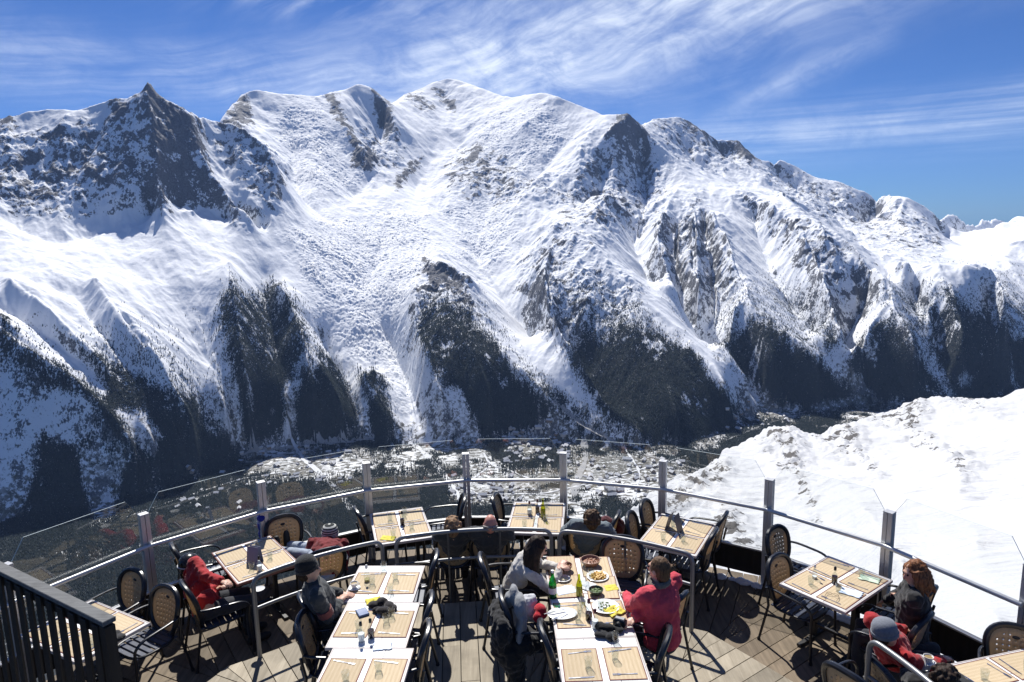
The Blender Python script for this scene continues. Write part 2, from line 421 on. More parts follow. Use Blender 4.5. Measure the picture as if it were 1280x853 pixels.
CLEAR = [
 [(340,260),(520,240),(560,300),(535,328),(517,365),(513,410),(530,460),(546,482),(542,520),(548,550),(522,562),(507,530),(492,500),(479,470),(464,453),(450,458),(432,440),(405,412),(390,388),(362,345),(330,330)],
 [(600,340),(640,345),(655,390),(690,430),(716,472),(735,500),(722,506),(700,486),(672,460),(640,418),(610,380)],
 [(555,490),(577,492),(584,515),(598,545),(612,580),(602,582),(585,550),(563,522)],
 [(800,372),(815,360),(850,395),(875,420),(893,450),(925,482),(962,500),(958,510),(925,508),(892,472),(868,440),(830,402)],
 [(1040,448),(1050,440),(1082,405),(1100,385),(1108,392),(1080,418),(1054,455),(1067,470),(1088,490),(1080,494),(1045,465)],
 [(357,480),(365,480),(363,552),(355,552)], [(291,480),(297,480),(304,548),(298,548)],
 [(440,468),(446,468),(452,500),(468,545),(462,548),(445,505)],
 [(50,497),(75,490),(106,508),(112,535),(97,555),(70,548),(48,530)],
 [(-60,470),(20,470),(42,505),(48,545),(40,600),(24,640),(-60,690)],
 [(148,512),(178,520),(204,548),(192,562),(160,545)],
 [(60,412),(95,440),(135,488),(128,494),(90,460),(50,425)],
 [(100,568),(125,560),(150,600),(140,650),(118,655),(105,610)],
 [(715,572),(800,575),(860,588),(850,622),(780,630),(720,612)], [(560,600),(640,592),(655,622),(600,634),(560,625)], [(330,575),(420,566),(480,570),(440,590),(350,600)],
 [(640,563),(680,532),(692,518),(706,534),(712,556),(690,560),(660,575)],
 [(870,552),(905,545),(900,560),(868,562)], [(940,500),(962,505),(1000,520),(990,530),(950,515)],
 [(1198,472),(1215,470),(1210,482),(1203,482)], [(1020,505),(1060,498),(1055,512),(1030,516)],
 [(1090,380),(1100,400),(1092,400)], [(825,600),(850,580),(868,592),(850,620)],
]
ROCK1 = [
 [(180,112),(188,103),(240,143),(247,180),(236,198),(212,186),(195,188),(182,150)],
 [(276,157),(296,128),(305,118),(315,137),(316,158),(296,165)],
 [(404,118),(418,112),(430,147),(449,186),(440,184),(420,150)],
 [(462,107),(476,118),(491,135),(491,150),(498,176),(482,165),(467,140)],
 [(505,119),(523,117),(543,136),(530,138),(513,126)], [(543,112),(556,116),(570,130),(568,141),(552,128)],
 [(772,144),(785,140),(800,152),(808,170),(790,166),(768,172),(757,176)],
 [(530,328),(556,338),(590,372),(598,392),(575,372),(556,352),(540,360)],
 [(850,147),(895,172),(885,176),(865,162)], [(912,177),(926,176),(950,200),(938,204),(922,190)],
 [(496,222),(518,200),(530,200),(520,212),(505,226),(500,240),(494,238)],
 [(138,128),(150,122),(158,140),(144,144)], [(-60,162),(25,145),(20,158),(-60,180)],
 [(445,190),(470,200),(462,215),(440,208)], [(590,192),(598,182),(596,200),(588,208)],
]
ROCK5 = [
 [(-120,200),(0,170),(60,160),(130,145),(180,112),(215,130),(245,150),(265,215),(290,252),(302,278),(285,272),(255,248),(230,258),(190,255),(120,262),(60,262),(0,255),(-120,245)],
 [(262,155),(302,172),(336,192),(350,215),(346,264),(322,250),(292,215),(272,190)],
 [(455,160),(500,180),(500,200),(470,215),(440,195)],
 [(690,240),(752,178),(785,142),(820,180),(840,225),(810,290),(760,300),(702,280)],
 [(516,400),(518,362),(534,330),(560,340),(595,385),(560,380),(530,420)],
 [(648,330),(702,280),(740,312),(700,340),(690,400),(660,390)],
 [(950,200),(1135,250),(1180,280),(1180,320),(1120,320),(1060,300),(1000,260),(950,225)],
 [(800,150),(850,147),(925,178),(950,215),(890,210),(830,190)],
 [(810,260),(870,250),(910,300),(930,360),(880,380),(830,340)],
 [(920,240),(1000,270),(1040,290),(1090,330),(1110,365),(1060,400),(1000,340)],
 [(640,360),(700,330),(770,340),(800,370),(740,420),(690,430)],
 [(560,200),(600,180),(690,240),(640,260),(560,240)],
]
SMOOTH = [
 [(-100,290),(0,282),(70,306),(130,296),(200,272),(300,292),(360,300),(400,400),(440,440),(380,400),(300,350),(180,380),(100,360),(0,340),(-100,340)],
 [(500,130),(640,125),(760,148),(700,200),(600,230),(520,240),(480,300),(430,260),(500,200)],
 [(300,117),(400,120),(410,160),(380,200),(350,200),(330,160)], [(600,300),(640,300),(660,380),(620,370)],
 [(825,215),(880,222),(930,236),(900,245),(850,232)], [(1020,275),(1110,330),(1180,340),(1100,370),(1060,320)],
 [(1175,300),(1260,300),(1240,330),(1180,325)],
]
SERAC = [
 [(360,285),(470,262),(530,262),(545,310),(520,350),(512,430),(540,470),(530,500),(500,500),(470,452),(440,440),(405,405),(380,340)],
 [(590,160),(620,130),(690,130),(720,170),(680,210),(600,230)], [(560,260),(640,250),(650,300),(610,340),(570,320)],
 [(340,130),(400,130),(440,200),(450,230),(380,250),(350,200)],
]

def build_terrain():
    base, foot, azs = solve_base()
    NA = 1500
    az = np.linspace(AZ0, AZ1, NA).astype(np.float32)
    ld = np.concatenate([np.linspace(LD0, math.log(2600), 60, endpoint=False), np.linspace(math.log(2600), math.log(4000), 180, endpoint=False),
                         np.linspace(math.log(4000), math.log(12300), 1020, endpoint=False), np.linspace(math.log(12300), LD1, 160)]).astype(np.float32)
    ND = len(ld)
    LD, AZ = np.meshgrid(ld, az, indexing='ij')
    R = np.exp(LD); X = R*np.sin(AZ); Y = R*np.cos(AZ)
    # warp the lookup a little so that no surveyed line is ruler-straight
    wa = fbm(X/700, Y/700, 4, 3)*0.0045; wd = fbm(X/800, Y/800, 4, 9)*0.010
    H = bilerp(base, (LD+wd-LD0)/(LD1-LD0)*(base.shape[0]-1), (AZ+wa-AZ0)/(AZ1-AZ0)*(base.shape[1]-1)).astype(np.float32)
    Z0 = H - ALT + EYE
    px, py = vproj(X, Y, Z0)
    tongues = fbm(AZ*90, R/900, 4, 141, .6)*17 + fbm(AZ*330, R/400, 3, 143, .6)*12
    jx = fbm(X/160, Y/160, 4, 21)*22; jy = fbm(X/160, Y/160, 4, 27)*22
    qx, qy = px + jx, py + jy
    smooth = poly_field(qx, qy, SMOOTH, 16); serac = poly_field(qx, qy, SERAC, 14)
    rock5 = poly_field(qx, qy, ROCK5, 16); rock1 = poly_field(px+jx*.3, py+jy*.3, ROCK1, 5)
    clear = poly_field(px+jx*.35, py+jy*.35, CLEAR, 7); forest = poly_field(px+jx*.5, py+jy*.4-tongues, FOREST, 16); semi = poly_field(qx, qy-tongues, SEMI, 34)
    def grad(H):
        dHr = np.gradient(H, axis=0)/np.gradient(R, axis=0); dHa = np.gradient(H, axis=1)/(R*(az[1]-az[0]))
        sa, ca = np.sin(AZ), np.cos(AZ)
        return dHr*sa + dHa*ca, dHr*ca - dHa*sa
    def blur(H, n):
        for _ in range(n):
            p = np.pad(H, 1, mode='edge'); H = 0.25*(p[:-2, 1:-1]+p[2:, 1:-1]+p[1:-1, :-2]+p[1:-1, 2:])
        return H
    gx, gy = grad(blur(H, 30))
    slope = np.sqrt(gx*gx+gy*gy)
    floor = np.clip((R - np.interp(az, azs, foot)[None, :])/350.0, 0, 1)       # 0 on the valley floor
    rough = (0.35 + 0.65*np.clip(slope/0.55, 0, 1))*(1-0.52*smooth)*(0.12+0.88*floor)*(1-0.25*serac)*(1-.35*clear)
    far = np.clip((R-12500)/2000, 0, 1)
    sk = np.zeros_like(rough)
    for (off, pts), w in zip([RIDGE[0], RIDGE[6], RIDGE[9], RIDGE[16], RIDGE[17]], (.50, .75, .92, .7, .38)):
        pl = [(p[0], p[1]) for p in pts]
        sk = np.maximum(sk, w*np.clip(2*poly_field(px, py, [pl + pl[::-1]], 24), 0, 1))
    rough = rough*(1-.85*sk)
    g1 = gullies(X, Y, H, gx, gy, 1/900.0, 6, 58.0, 5, 0.52)
    n1 = fbm(X/1000, Y/1000, 7, 40, 0.46, ridged=True)*66
    n2 = fbm(X/140, Y/140, 5, 60, 0.6, ridged=True)*12
    H = H + rough*(g1*(1+rock5*.5) + n1*(.55+.4*rock5) + n2*(.38+2.4*rock5))
    # ice fall: crevasse bands across the flow
    gl = np.sqrt(gx*gx+gy*gy)+1e-3
    cw = fbm(X/420, Y/420, 3, 70)*3.0
    cre = fbm((X*gx+Y*gy)/gl/38+cw, (-X*gy+Y*gx)/gl/130+cw, 4, 75, 0.6, ridged=True)
    H = H + serac*(cre*34*(.6+.6*fbm(X/300, Y/300, 2, 77)) + fbm(X/45, Y/45, 3, 79, ridged=True)*8)
    H = H + smooth*(fbm(X/300, Y/300, 4, 33)*22) + far*fbm(X/2600, Y/2600, 6, 88, 0.5, ridged=True)*150
    rt = rock1*fbm(X/90, Y/90, 5, 91, 0.6, ridged=True)*20*(1-.5*sk) + rock5*fbm(X/60, Y/60, 4, 95, .6, ridged=True)*8
    H = H + rt
    # pinnacle of the sharp rock summit
    paz, pel = azel(187, 104); pd = 7240.0
    sx_, sy_ = pd*math.sin(paz), pd*math.cos(paz)
    H = H + 16*np.exp(-((X-sx_)**2+((Y-sy_)*.6)**2)/(2*18**2))
    Z = (H - ALT + EYE).astype(np.float32)
    gx, gy = grad(H); slope = np.sqrt(gx*gx+gy*gy)
    print('slope', np.percentile(slope[300:1200], [5,25,50,75,95]))
    st = fbm(X/70, Y/70, 5, 101, .6)
    treeline = np.clip((2080 - H + 160*fbm(X/500, Y/500, 3, 105))/200, 0, 1)
    streak = fbm((-X*gy+Y*gx)/np.maximum(slope, .05)/26, (X*gx+Y*gy)/np.maximum(slope, .05)/260, 3, 111, .55)
    dens = np.clip(forest*1.55 - .25 + .5*st*(1-forest), 0, 1)
    dens = np.maximum(dens, np.clip(semi*treeline*(0.55+1.6*st+1.5*streak), 0, .9))
    dens = dens*(1-clear)
    fl = (1-floor)*np.clip(.02+3.0*fbm(X/150, Y/150, 5, 120), 0, .85)*(1-clear)
    dens = np.maximum(dens, fl)
    dens = np.where(R > 11000, 0, dens)
    up = np.clip((H-1300)/650, 0, 1)
    dens = dens*(1 - np.clip(up*(.20+1.6*streak+1.1*st), 0, .85)) 
    open_ = np.clip(2.6*fbm(X/240, Y/240, 4, 131)+fbm(X/40,Y/40,3,133)*1.2-.55, 0, 1)*forest
    dens = np.clip(dens - open_*.7, 0, 1)
    rock = np.clip(rock1*(1.0+1.0*st) + .50*rock5*(1-.28*np.clip((px-600)/120, 0, 1))*(1+1.8*st) + np.clip((slope-1.5)*.7, 0, .35)*(1-.7*smooth)*(1-.6*serac), 0, 1)
    return dict(X=X, Y=Y, Z=Z, H=H, R=R, AZ=AZ, LD=LD, dens=dens.astype(np.float32), rock=rock.astype(np.float32), floor=floor.astype(np.float32),
                serac=serac.astype(np.float32), ld=ld, az=az, slope=slope, px=px, py=py, clear=clear)

def grid_mesh(name, X, Y, Z, attrs):
    ND, NA = X.shape
    me = bpy.data.meshes.new(name)
    co = np.stack([X, Y, Z], -1).reshape(-1, 3).astype(np.float32)
    me.vertices.add(len(co)); me.vertices.foreach_set('co', co.ravel())
    idx = np.arange(ND*NA, dtype=np.int32).reshape(ND, NA)
    q = np.stack([idx[:-1, :-1], idx[:-1, 1:], idx[1:, 1:], idx[1:, :-1]], -1).reshape(-1, 4)
    me.loops.add(q.size); me.loops.foreach_set('vertex_index', q.ravel())
    me.polygons.add(len(q)); me.polygons.foreach_set('loop_start', np.arange(len(q), dtype=np.int32)*4)
    me.polygons.foreach_set('use_smooth', np.ones(len(q), bool))
    for k, v in attrs.items():
        a = me.attributes.new(k, 'FLOAT', 'POINT'); a.data.foreach_set('value', v.ravel().astype(np.float32))
    me.update(); 
    return me

def mat_mountain():
    n = NT('mountain_snow_rock')
    g = n.geo(); P = g.outputs['Position']
    km = n.mapping(P, scale=(.01,.01,.01))
    rock = n.attr('rock'); dens = n.attr('dens'); fl = n.attr('floor')
    nf = n.noise(km, 2.2, 8, .70); nc = n.noise(km, .8, 4, .55)
    steep = n.n('ShaderNodeSeparateXYZ'); n.l(g.outputs['Normal'], steep.inputs[0]); nz = steep.outputs[2]
    s = n.ramp(nz, .62, .38)
    # broken rock: blocks with snow on every ledge, drawn out down the slope
    nfine = n.noise(n.mapping(P, scale=(.01,.01,.0045)), 8.5, 6, .68)
    k = n.math('ADD', n.math('MULTIPLY', rock, 1.0), n.math('MULTIPLY', s, .10))
    k = n.math('ADD', k, n.math('MULTIPLY', n.math('SUBTRACT', nf, .5), 2.0))
    k = n.math('ADD', k, n.math('MULTIPLY', n.math('SUBTRACT', nfine, .5), 2.2))
    k = n.math('ADD', k, n.math('MULTIPLY', n.math('MULTIPLY', n.math('SUBTRACT', nc, .47), 2.6), n.ramp(rock, .05, .4)))
    rk = n.ramp(k, .56, .68)
    # rock colour
    rc = n.mix(n.noise(km, 1.3, 5, .6), (.115,.12,.135), (.215,.215,.225))
    rc = n.mix(n.ramp(n.noise(km, 9, 4, .6), .4, .62), rc, (.08,.083,.095))
    # forest floor seen between the trees, thin snow in it
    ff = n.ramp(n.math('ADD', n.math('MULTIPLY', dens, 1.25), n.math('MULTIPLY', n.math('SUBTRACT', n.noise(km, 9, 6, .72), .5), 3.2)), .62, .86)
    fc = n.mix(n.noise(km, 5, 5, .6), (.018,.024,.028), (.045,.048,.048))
    # bare meadows and gravel on the valley floor
    vf = n.ramp(n.math('ADD', n.math('SUBTRACT', 1.0, fl), n.math('MULTIPLY', n.math('SUBTRACT', n.noise(km, 3.4, 8, .72), .5), 3.4)), .60, .9)
    vc = n.mix(n.noise(km, 4, 4, .6), (.10,.10,.095), (.27,.255,.23))
    vo = n.n('ShaderNodeTexVoronoi', feature='F1'); n.l(n.mapping(P, rot=(0,0,.5), scale=(.0065,.0115,.0)), vo.inputs['Vector']); vo.inputs['Randomness'].default_value = .75
    sv = n.n('ShaderNodeSeparateColor'); n.l(vo.outputs['Color'], sv.inputs[0])
    parcel = n.math('MULTIPLY', n.ramp(sv.outputs[0], .45, .55), n.ramp(n.noise(km, .22, 3, .5), .42, .56))
    vf = n.math('MULTIPLY', vf, n.math('SUBTRACT', 1.0, n.math('MULTIPLY', parcel, .8)))
    vc = n.mix(sv.outputs[1], vc, n.mix(n.noise(km, 6, 4, .6), (.035,.04,.03), (.10,.085,.06)))
    sc = n.mix(n.noise(km, .9, 4, .5), (.83,.85,.88), (.90,.91,.92))
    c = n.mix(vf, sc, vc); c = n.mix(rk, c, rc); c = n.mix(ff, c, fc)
    hb = n.math('ADD', n.noise(km, 5, 8, .62), n.math('MULTIPLY', n.noise(km, 1.6, 4, .6), 1.5))
    nb = n.bump(hb, .28, 7.0)
    return n.done(n.bsdf(c, .78, normal=nb, spec=.15))

def scatter_trees(T, count, seed=5):
    rs = np.random.RandomState(seed)
    ld, az = T['ld'], T['az']
    ND, NA = T['dens'].shape
    w = T['dens']**1.5 * T['R']**2 * np.gradient(ld)[:, None] * (T['R'] > 1700) * (T['py'] < 800) * (T['px'] > -60) * (T['px'] < 1340)
    w = w / (1 + (T['R']/5500)**2.2)
    # only ground turned towards the terrace side can ever be seen
    c = np.cumsum(w.ravel().astype(np.float64)); c /= c[-1]
    k = np.searchsorted(c, rs.rand(count)); i = k // NA; j = k % NA
    i = np.clip(i + rs.rand(count) - .5, 0, ND-1.01); j = np.clip(j + rs.rand(count) - .5, 0, NA-1.01)
    x = bilerp(T['X'], i, j); y = bilerp(T['Y'], i, j); z = bilerp(T['Z'], i, j)
    h = 6 + 10*rs.rand(count)**1.3; r = h*(.20+.09*rs.rand(count)); a = rs.rand(count)*6.28
    V = np.zeros((count, 4, 3), np.float32)
    for q in range(3):
        V[:, q, 0] = x + r*np.cos(a+q*2.0944); V[:, q, 1] = y + r*np.sin(a+q*2.0944); V[:, q, 2] = z - 2.5
    V[:, 3, 0] = x; V[:, 3, 1] = y; V[:, 3, 2] = z + h
    me = bpy.data.meshes.new('forest')
    me.vertices.add(count*4); me.vertices.foreach_set('co', V.ravel())
    b = (np.arange(count)*4)[:, None]
    F = np.concatenate([b+np.array([[0,1,3]]), b+np.array([[1,2,3]]), b+np.array([[2,0,3]])], 1).reshape(-1, 3).astype(np.int32)
    me.loops.add(F.size); me.loops.foreach_set('vertex_index', F.ravel())
    me.polygons.add(len(F)); me.polygons.foreach_set('loop_start', np.arange(len(F), dtype=np.int32)*3)
    me.update()
    return me

def mat_forest():
    n = NT('conifer_green')
    P = n.geo().outputs['Position']; km = n.mapping(P, scale=(.01,.01,.01))
    c = n.mix(n.noise(km, 3, 5, .7), (.014,.021,.024), (.030,.040,.040))
    c = n.mix(n.ramp(n.noise(km, 11, 4, .7), .60, .72), c, (.35,.36,.38))
    return n.done(n.bsdf(c, .9, spec=.1))

T = build_terrain()
mt = link('mountains', grid_mesh('mountains', T['X'], T['Y'], T['Z'], dict(rock=T['rock'], dens=T['dens'], floor=T['floor'])), mat_mountain())
tag(mt, kind='structure')
fo = link('forest', scatter_trees(T, 560000), mat_forest())
tag(fo, 'dark conifer forest covering the lower mountain slopes', 'forest', kind='stuff')
print('terrain', round(time.time()-_T0, 1))
# ================================================================= NEAR SNOW RIDGE
NEAR_LINES = [  # (x, y, distance m)
 [(700,700,240),(740,675,280),(785,639,340),(831,610,420),(877,585,510),(905,565,580),(927,553,630),(948,542,670),(965,534,700),(984,530,720),(998,535,720),(1012,541,720),(1025,546,720),(1036,539,760),(1044,534,790),(1070,525,850),(1090,521,900),(1111,519,940),(1130,509,980),(1149,500,1020),(1175,497,1060),(1200,500,1060),(1224,502,1050),(1250,497,1050),(1265,490,1060),(1280,484,1080),(1330,474,1100),(1420,458,1100),(1500,450,1100)],
 [(965,534,700),(972,560,600),(985,600,460),(1003,639,350),(1025,690,240),(1050,760,130)],
 [(1044,534,790),(1055,560,640),(1075,590,520)],
 [(1149,500,1020),(1140,530,800),(1150,560,640)],
]
NEAR_PTS = [
 [(870,640,330),(900,690,230),(920,740,150),(930,800,90)],
 [(1040,590,430),(1090,640,250),(1120,700,140),(1150,780,70)],
 [(1180,560,520),(1200,610,300),(1220,680,150),(1250,780,66)],
 [(1290,520,700),(1320,560,420),(1360,640,190),(1400,740,80)],
 [(1450,560,420),(1500,640,180),(1500,740,80)],
 [(1100,560,600),(1110,580,500)],
]
def build_near():
    A0, A1, R0, R1 = rad(-6), rad(62), 9.0, 2600.0
    NA, ND = 640, 700
    L0, L1 = math.log(R0), math.log(R1)
    val = np.full((ND, NA), np.nan, np.float32)
    def put(az, d, h):
        i = int(round((math.log(d)-L0)/(L1-L0)*(ND-1))); j = int(round((az-A0)/(A1-A0)*(NA-1)))
        if 0 <= i < ND and 0 <= j < NA: val[i, j] = h
    for k, pts in enumerate(NEAR_LINES + NEAR_PTS):
        for a, b in zip(pts[:-1], pts[1:]):
            n = max(2, int(math.hypot(b[0]-a[0], b[1]-a[1])/1.0))
            for i in range(n+1):
                f = i/n; x, y, d = (a[q]*(1-f)+b[q]*f for q in range(3))
                az, el = azel(x, y); h = EYE + d*math.tan(el)
                put(az, d, h)
                if k == 0:      # behind the crest it drops into the valley
                    put(az, d*1.25, h-0.34*d); put(az, d*1.6, h-0.80*d)
    val[0, :] = -7.0; val[-1, :] = -1480.0
    az = np.linspace(A0, A1, NA); 
    # the cliff left of the descending edge
    for j in range(NA):
        if az[j] < azel(735, 680)[0]:
            for i in range(int(ND*.45), ND, 6): val[i, j] = -9 - math.exp(L0+(L1-L0)*i/(ND-1))*1.05
    Z = relax(val, 150, 6, -100)
    for _ in range(3):
        p = np.pad(Z, 1, mode='edge'); Z = .5*Z + .125*(p[:-2,1:-1]+p[2:,1:-1]+p[1:-1,:-2]+p[1:-1,2:])
    LD, AZ = np.meshgrid(np.linspace(L0, L1, ND), az, indexing='ij')
    R = np.exp(LD).astype(np.float32); X = (R*np.sin(AZ)).astype(np.float32); Y = (R*np.cos(AZ)).astype(np.float32)
    px, py = vproj(X, Y, Z)
    spine = [[(940,552),(965,534),(990,532),(1000,560),(1010,600),(1025,650),(1015,655),(1000,630),(985,600),(968,570),(955,560)],
             [(820,625),(845,610),(900,575),(915,585),(890,610),(870,640),(835,640)],
             [(900,640),(930,650),(955,690),(940,705),(915,690),(890,665)],
             [(1020,548),(1044,534),(1070,530),(1075,560),(1100,600),(1090,600),(1060,570),(1030,560)],
             [(1085,522),(1120,512),(1150,500),(1160,510),(1150,545),(1190,570),(1215,590),(1200,600),(1160,570),(1130,540)],
             [(1170,497),(1230,500),(1240,515),(1190,512)], [(1105,690),(1125,690),(1150,720),(1140,725)], [(780,650),(800,640),(812,660),(800,690)]]
    jx = fbm(X/14, Y/14, 5, 201)*16; jy = fbm(X/14, Y/14, 5, 207)*16
    rk = poly_field(px+jx, py+jy, spine, 16)
    amp = np.clip(R/60, .15, 6)
    Z = Z + fbm(X/90, Y/90, 4, 211)*amp*1.3 + fbm(X/14, Y/14, 4, 215)*amp*.22*(1-.6*rk)
    rr = fbm(X/22, Y/22, 6, 221, .6, ridged=True)
    Z = Z + rk*rr*np.clip(R/90, .5, 6)*1.8
    # wind-worn drifts
    Z = Z + (fbm((X+Y*.3)/40, (Y-X*.3)/11, 3, 231))*amp*.30
    rk2 = rk*(.36+.85*fbm(X/20, Y/20, 5, 241, .65)) + np.clip(fbm(X/30, Y/30, 6, 251, .65)*2.2-1.35, 0, .40)*(R > 120)
    me = grid_mesh('snow_ridge', X, Y, Z.astype(np.float32), dict(rock=np.clip(rk2, 0, 1)))
    n = NT('ridge_snow')
    P = n.geo().outputs['Position']
    rock = n.attr('rock')
    k = n.math('ADD', n.math('MULTIPLY', rock, 1.35), n.math('MULTIPLY', n.math('SUBTRACT', n.noise(P, .22, 7, .7), .5), 1.5))
    k = n.ramp(k, .42, .50)
    rc = n.mix(n.noise(P, .5, 5, .7), (.05,.05,.05), (.16,.15,.145))
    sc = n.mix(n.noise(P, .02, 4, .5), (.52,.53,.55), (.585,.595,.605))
    hb = n.math('ADD', n.noise(P, .25, 7, .6), n.math('MULTIPLY', n.noise(n.mapping(P, rot=(0,0,.5), scale=(.05,.3,.1)), 1.0, 5, .6), 1.2))
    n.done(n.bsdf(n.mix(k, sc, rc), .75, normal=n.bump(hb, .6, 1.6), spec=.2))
    o = link('snow_ridge', me, n.m); tag(o, kind='structure')
build_near()

# roads, streams and chalets on the valley floor
def drape(x, y):      # survey point -> terrain hit by marching along the ray
    d = ray(x, y); az = math.atan2(d.x, d.y); hor = math.hypot(d.x, d.y)
    rs_ = np.exp(np.linspace(math.log(1500), math.log(12000), 700))
    i = np.interp(np.log(rs_), T['ld'], np.arange(len(T['ld']))); j = np.full_like(i, (az-AZ0)/(AZ1-AZ0)*(len(T['az'])-1))
    z = bilerp(T['Z'], i, j); rz = EYE + rs_*d.z/hor
    k = np.argmax(z > rz)
    if k == 0: k = int(np.argmin(np.abs(z-rz)))
    return Vector((rs_[k]*math.sin(az), rs_[k]*math.cos(az), z[k]))
def ribbon(name, pts, w, mat, lift=3.0):
    P3 = []
    for a, b in zip(pts[:-1], pts[1:]):
        n = max(2, int(math.hypot(b[0]-a[0], b[1]-a[1])/3))
        for i in range(n): P3.append(drape(a[0]+(b[0]-a[0])*i/n, a[1]+(b[1]-a[1])*i/n))
    P3.append(drape(*pts[-1]))
    Q = [sum((P3[min(max(i+k, 0), len(P3)-1)] for k in (-2,-1,0,1,2)), Vector())/5 for i in range(len(P3))]
    V, Fc = [], []
    for i, p in enumerate(Q):
        t = Q[min(i+1, len(Q)-1)] - Q[max(i-1, 0)]; s = Vector((t.y, -t.x, 0)).normalized()
        ww = w*(.45+.8*random.random())/2
        for sg in (-1, 0, 1):
            q = p + s*sg*ww
            rr = math.hypot(q.x, q.y); aa = math.atan2(q.x, q.y)
            zz = float(bilerp(T['Z'], np.array([np.interp(math.log(rr), T['ld'], np.arange(len(T['ld'])))]), np.array([(aa-AZ0)/(AZ1-AZ0)*(len(T['az'])-1)]))[0])
            V.append((q.x, q.y, max(zz, p.z-4) + lift))
        if i:
            b = 3*i; Fc += [(b-3, b-2, b+1, b), (b-2, b-1, b+2, b+1)]
    me = bpy.data.meshes.new(name); me.from_pydata(V, [], Fc); me.update()
    o = link(name, me, mat); tag(o, kind='structure'); return o
def simple(name, c1, c2, scale=.02, rough=.8, spec=.3):
    n = NT(name); P = n.geo().outputs['Position']
    return n.done(n.bsdf(n.mix(n.noise(P, scale, 6, .65), c1, c2), rough, spec=spec))
random.seed(4)
M_road = simple('asphalt_far', (.22,.22,.22), (.42,.42,.43)); M_strm = simple('stream_snow', (.45,.46,.48), (.85,.86,.88), .03)
for pts, w, m, nm in [
 ([(300,573),(350,563),(400,557),(470,552)], 26, M_road, 'road'), ([(330,588),(400,572),(470,560),(540,556)], 16, M_road, 'road'),
 ([(361,546),(366,556),(380,575),(400,592),(430,622),(440,640)], 34, M_strm, 'stream'),
 ([(512,552),(528,565),(545,582),(558,600),(572,620),(590,650)], 40, M_strm, 'stream'),
 ([(604,566),(612,582),(640,590),(662,600),(700,606)], 16, M_strm, 'road'),
 ([(690,503),(730,535),(780,562),(830,576),(880,590)], 24, M_road, 'road'), ([(729,548),(733,575),(722,598),(716,630)], 42, M_road, 'river'),
 ([(560,600),(600,620),(680,618),(760,600),(860,570)], 14, M_strm, 'road'), ([(610,585),(590,600),(580,625)], 14, M_strm, 'road'),
 ([(905,552),(960,530),(1010,515)], 16, M_road, 'road'), ([(780,560),(800,590),(790,640)], 16, M_strm, 'stream'), ([(150,650),(230,622),(300,600),(360,590)], 14, M_strm, 'road')]:
    ribbon(nm, pts, w, m)

def chalets():
    M_ = NT('chalet_walls'); oi = M_.n('ShaderNodeObjectInfo').outputs['Random']
    mw = M_.done(M_.bsdf(M_.mix(oi, (.20,.13,.08), (.60,.56,.50)), .8))
    mr = simple('chalet_roof_snow', (.30,.30,.31), (.82,.83,.86), .3)
    me = bpy.data.meshes.new('chalet')
    a, b, h, g = 6.5, 5.0, 5.5, 3.6
    V = [(-a,-b,-3),(a,-b,-3),(a,b,-3),(-a,b,-3),(-a,-b,h),(a,-b,h),(a,b,h),(-a,b,h),(-a,0,h+g),(a,0,h+g)]
    Fc = [(0,1,5,4),(2,3,7,6),(1,2,6,9,5),(3,0,4,8,7)]
    e = 1.2
    n0 = len(V); V += [(-a-e,-b-e,h-.7),(a+e,-b-e,h-.7),(a+e,0,h+g+.4),(-a-e,0,h+g+.4),(-a-e,b+e,h-.7),(a+e,b+e,h-.7)]
    Fc += [(n0,n0+1,n0+2,n0+3),(n0+3,n0+2,n0+5,n0+4)]
    me.from_pydata(V, [], Fc); me.materials.append(mw); me.materials.append(mr)
    for p in me.polygons[-2:]: p.material_index = 1
    spots = []
    rs = random.Random(11)
    for (x0, x1, y0, y1, k) in [(630,712,540,580,80),(560,650,595,630,44),(720,860,575,625,80),(300,440,560,610,46),(905,985,508,540,24),(215,300,590,640,14)]:
        for _ in range(k): spots.append((rs.uniform(x0, x1), rs.uniform(y0, y1)))
    for i, (x, y) in enumerate(spots):
        p = drape(x, y)
        o = bpy.data.objects.new('chalet', me); COL.objects.link(o)
        o.location = p; o.rotation_euler = (0, 0, rs.uniform(0, 3.1)); s = rs.uniform(1.1, 2.4); o.scale = (s*rs.uniform(.8, 1.6), s, s)
        tag(o, 'tiny snow roofed chalet down in the valley settlement', 'chalet', 'chalets scattered over the valley floor')
chalets()
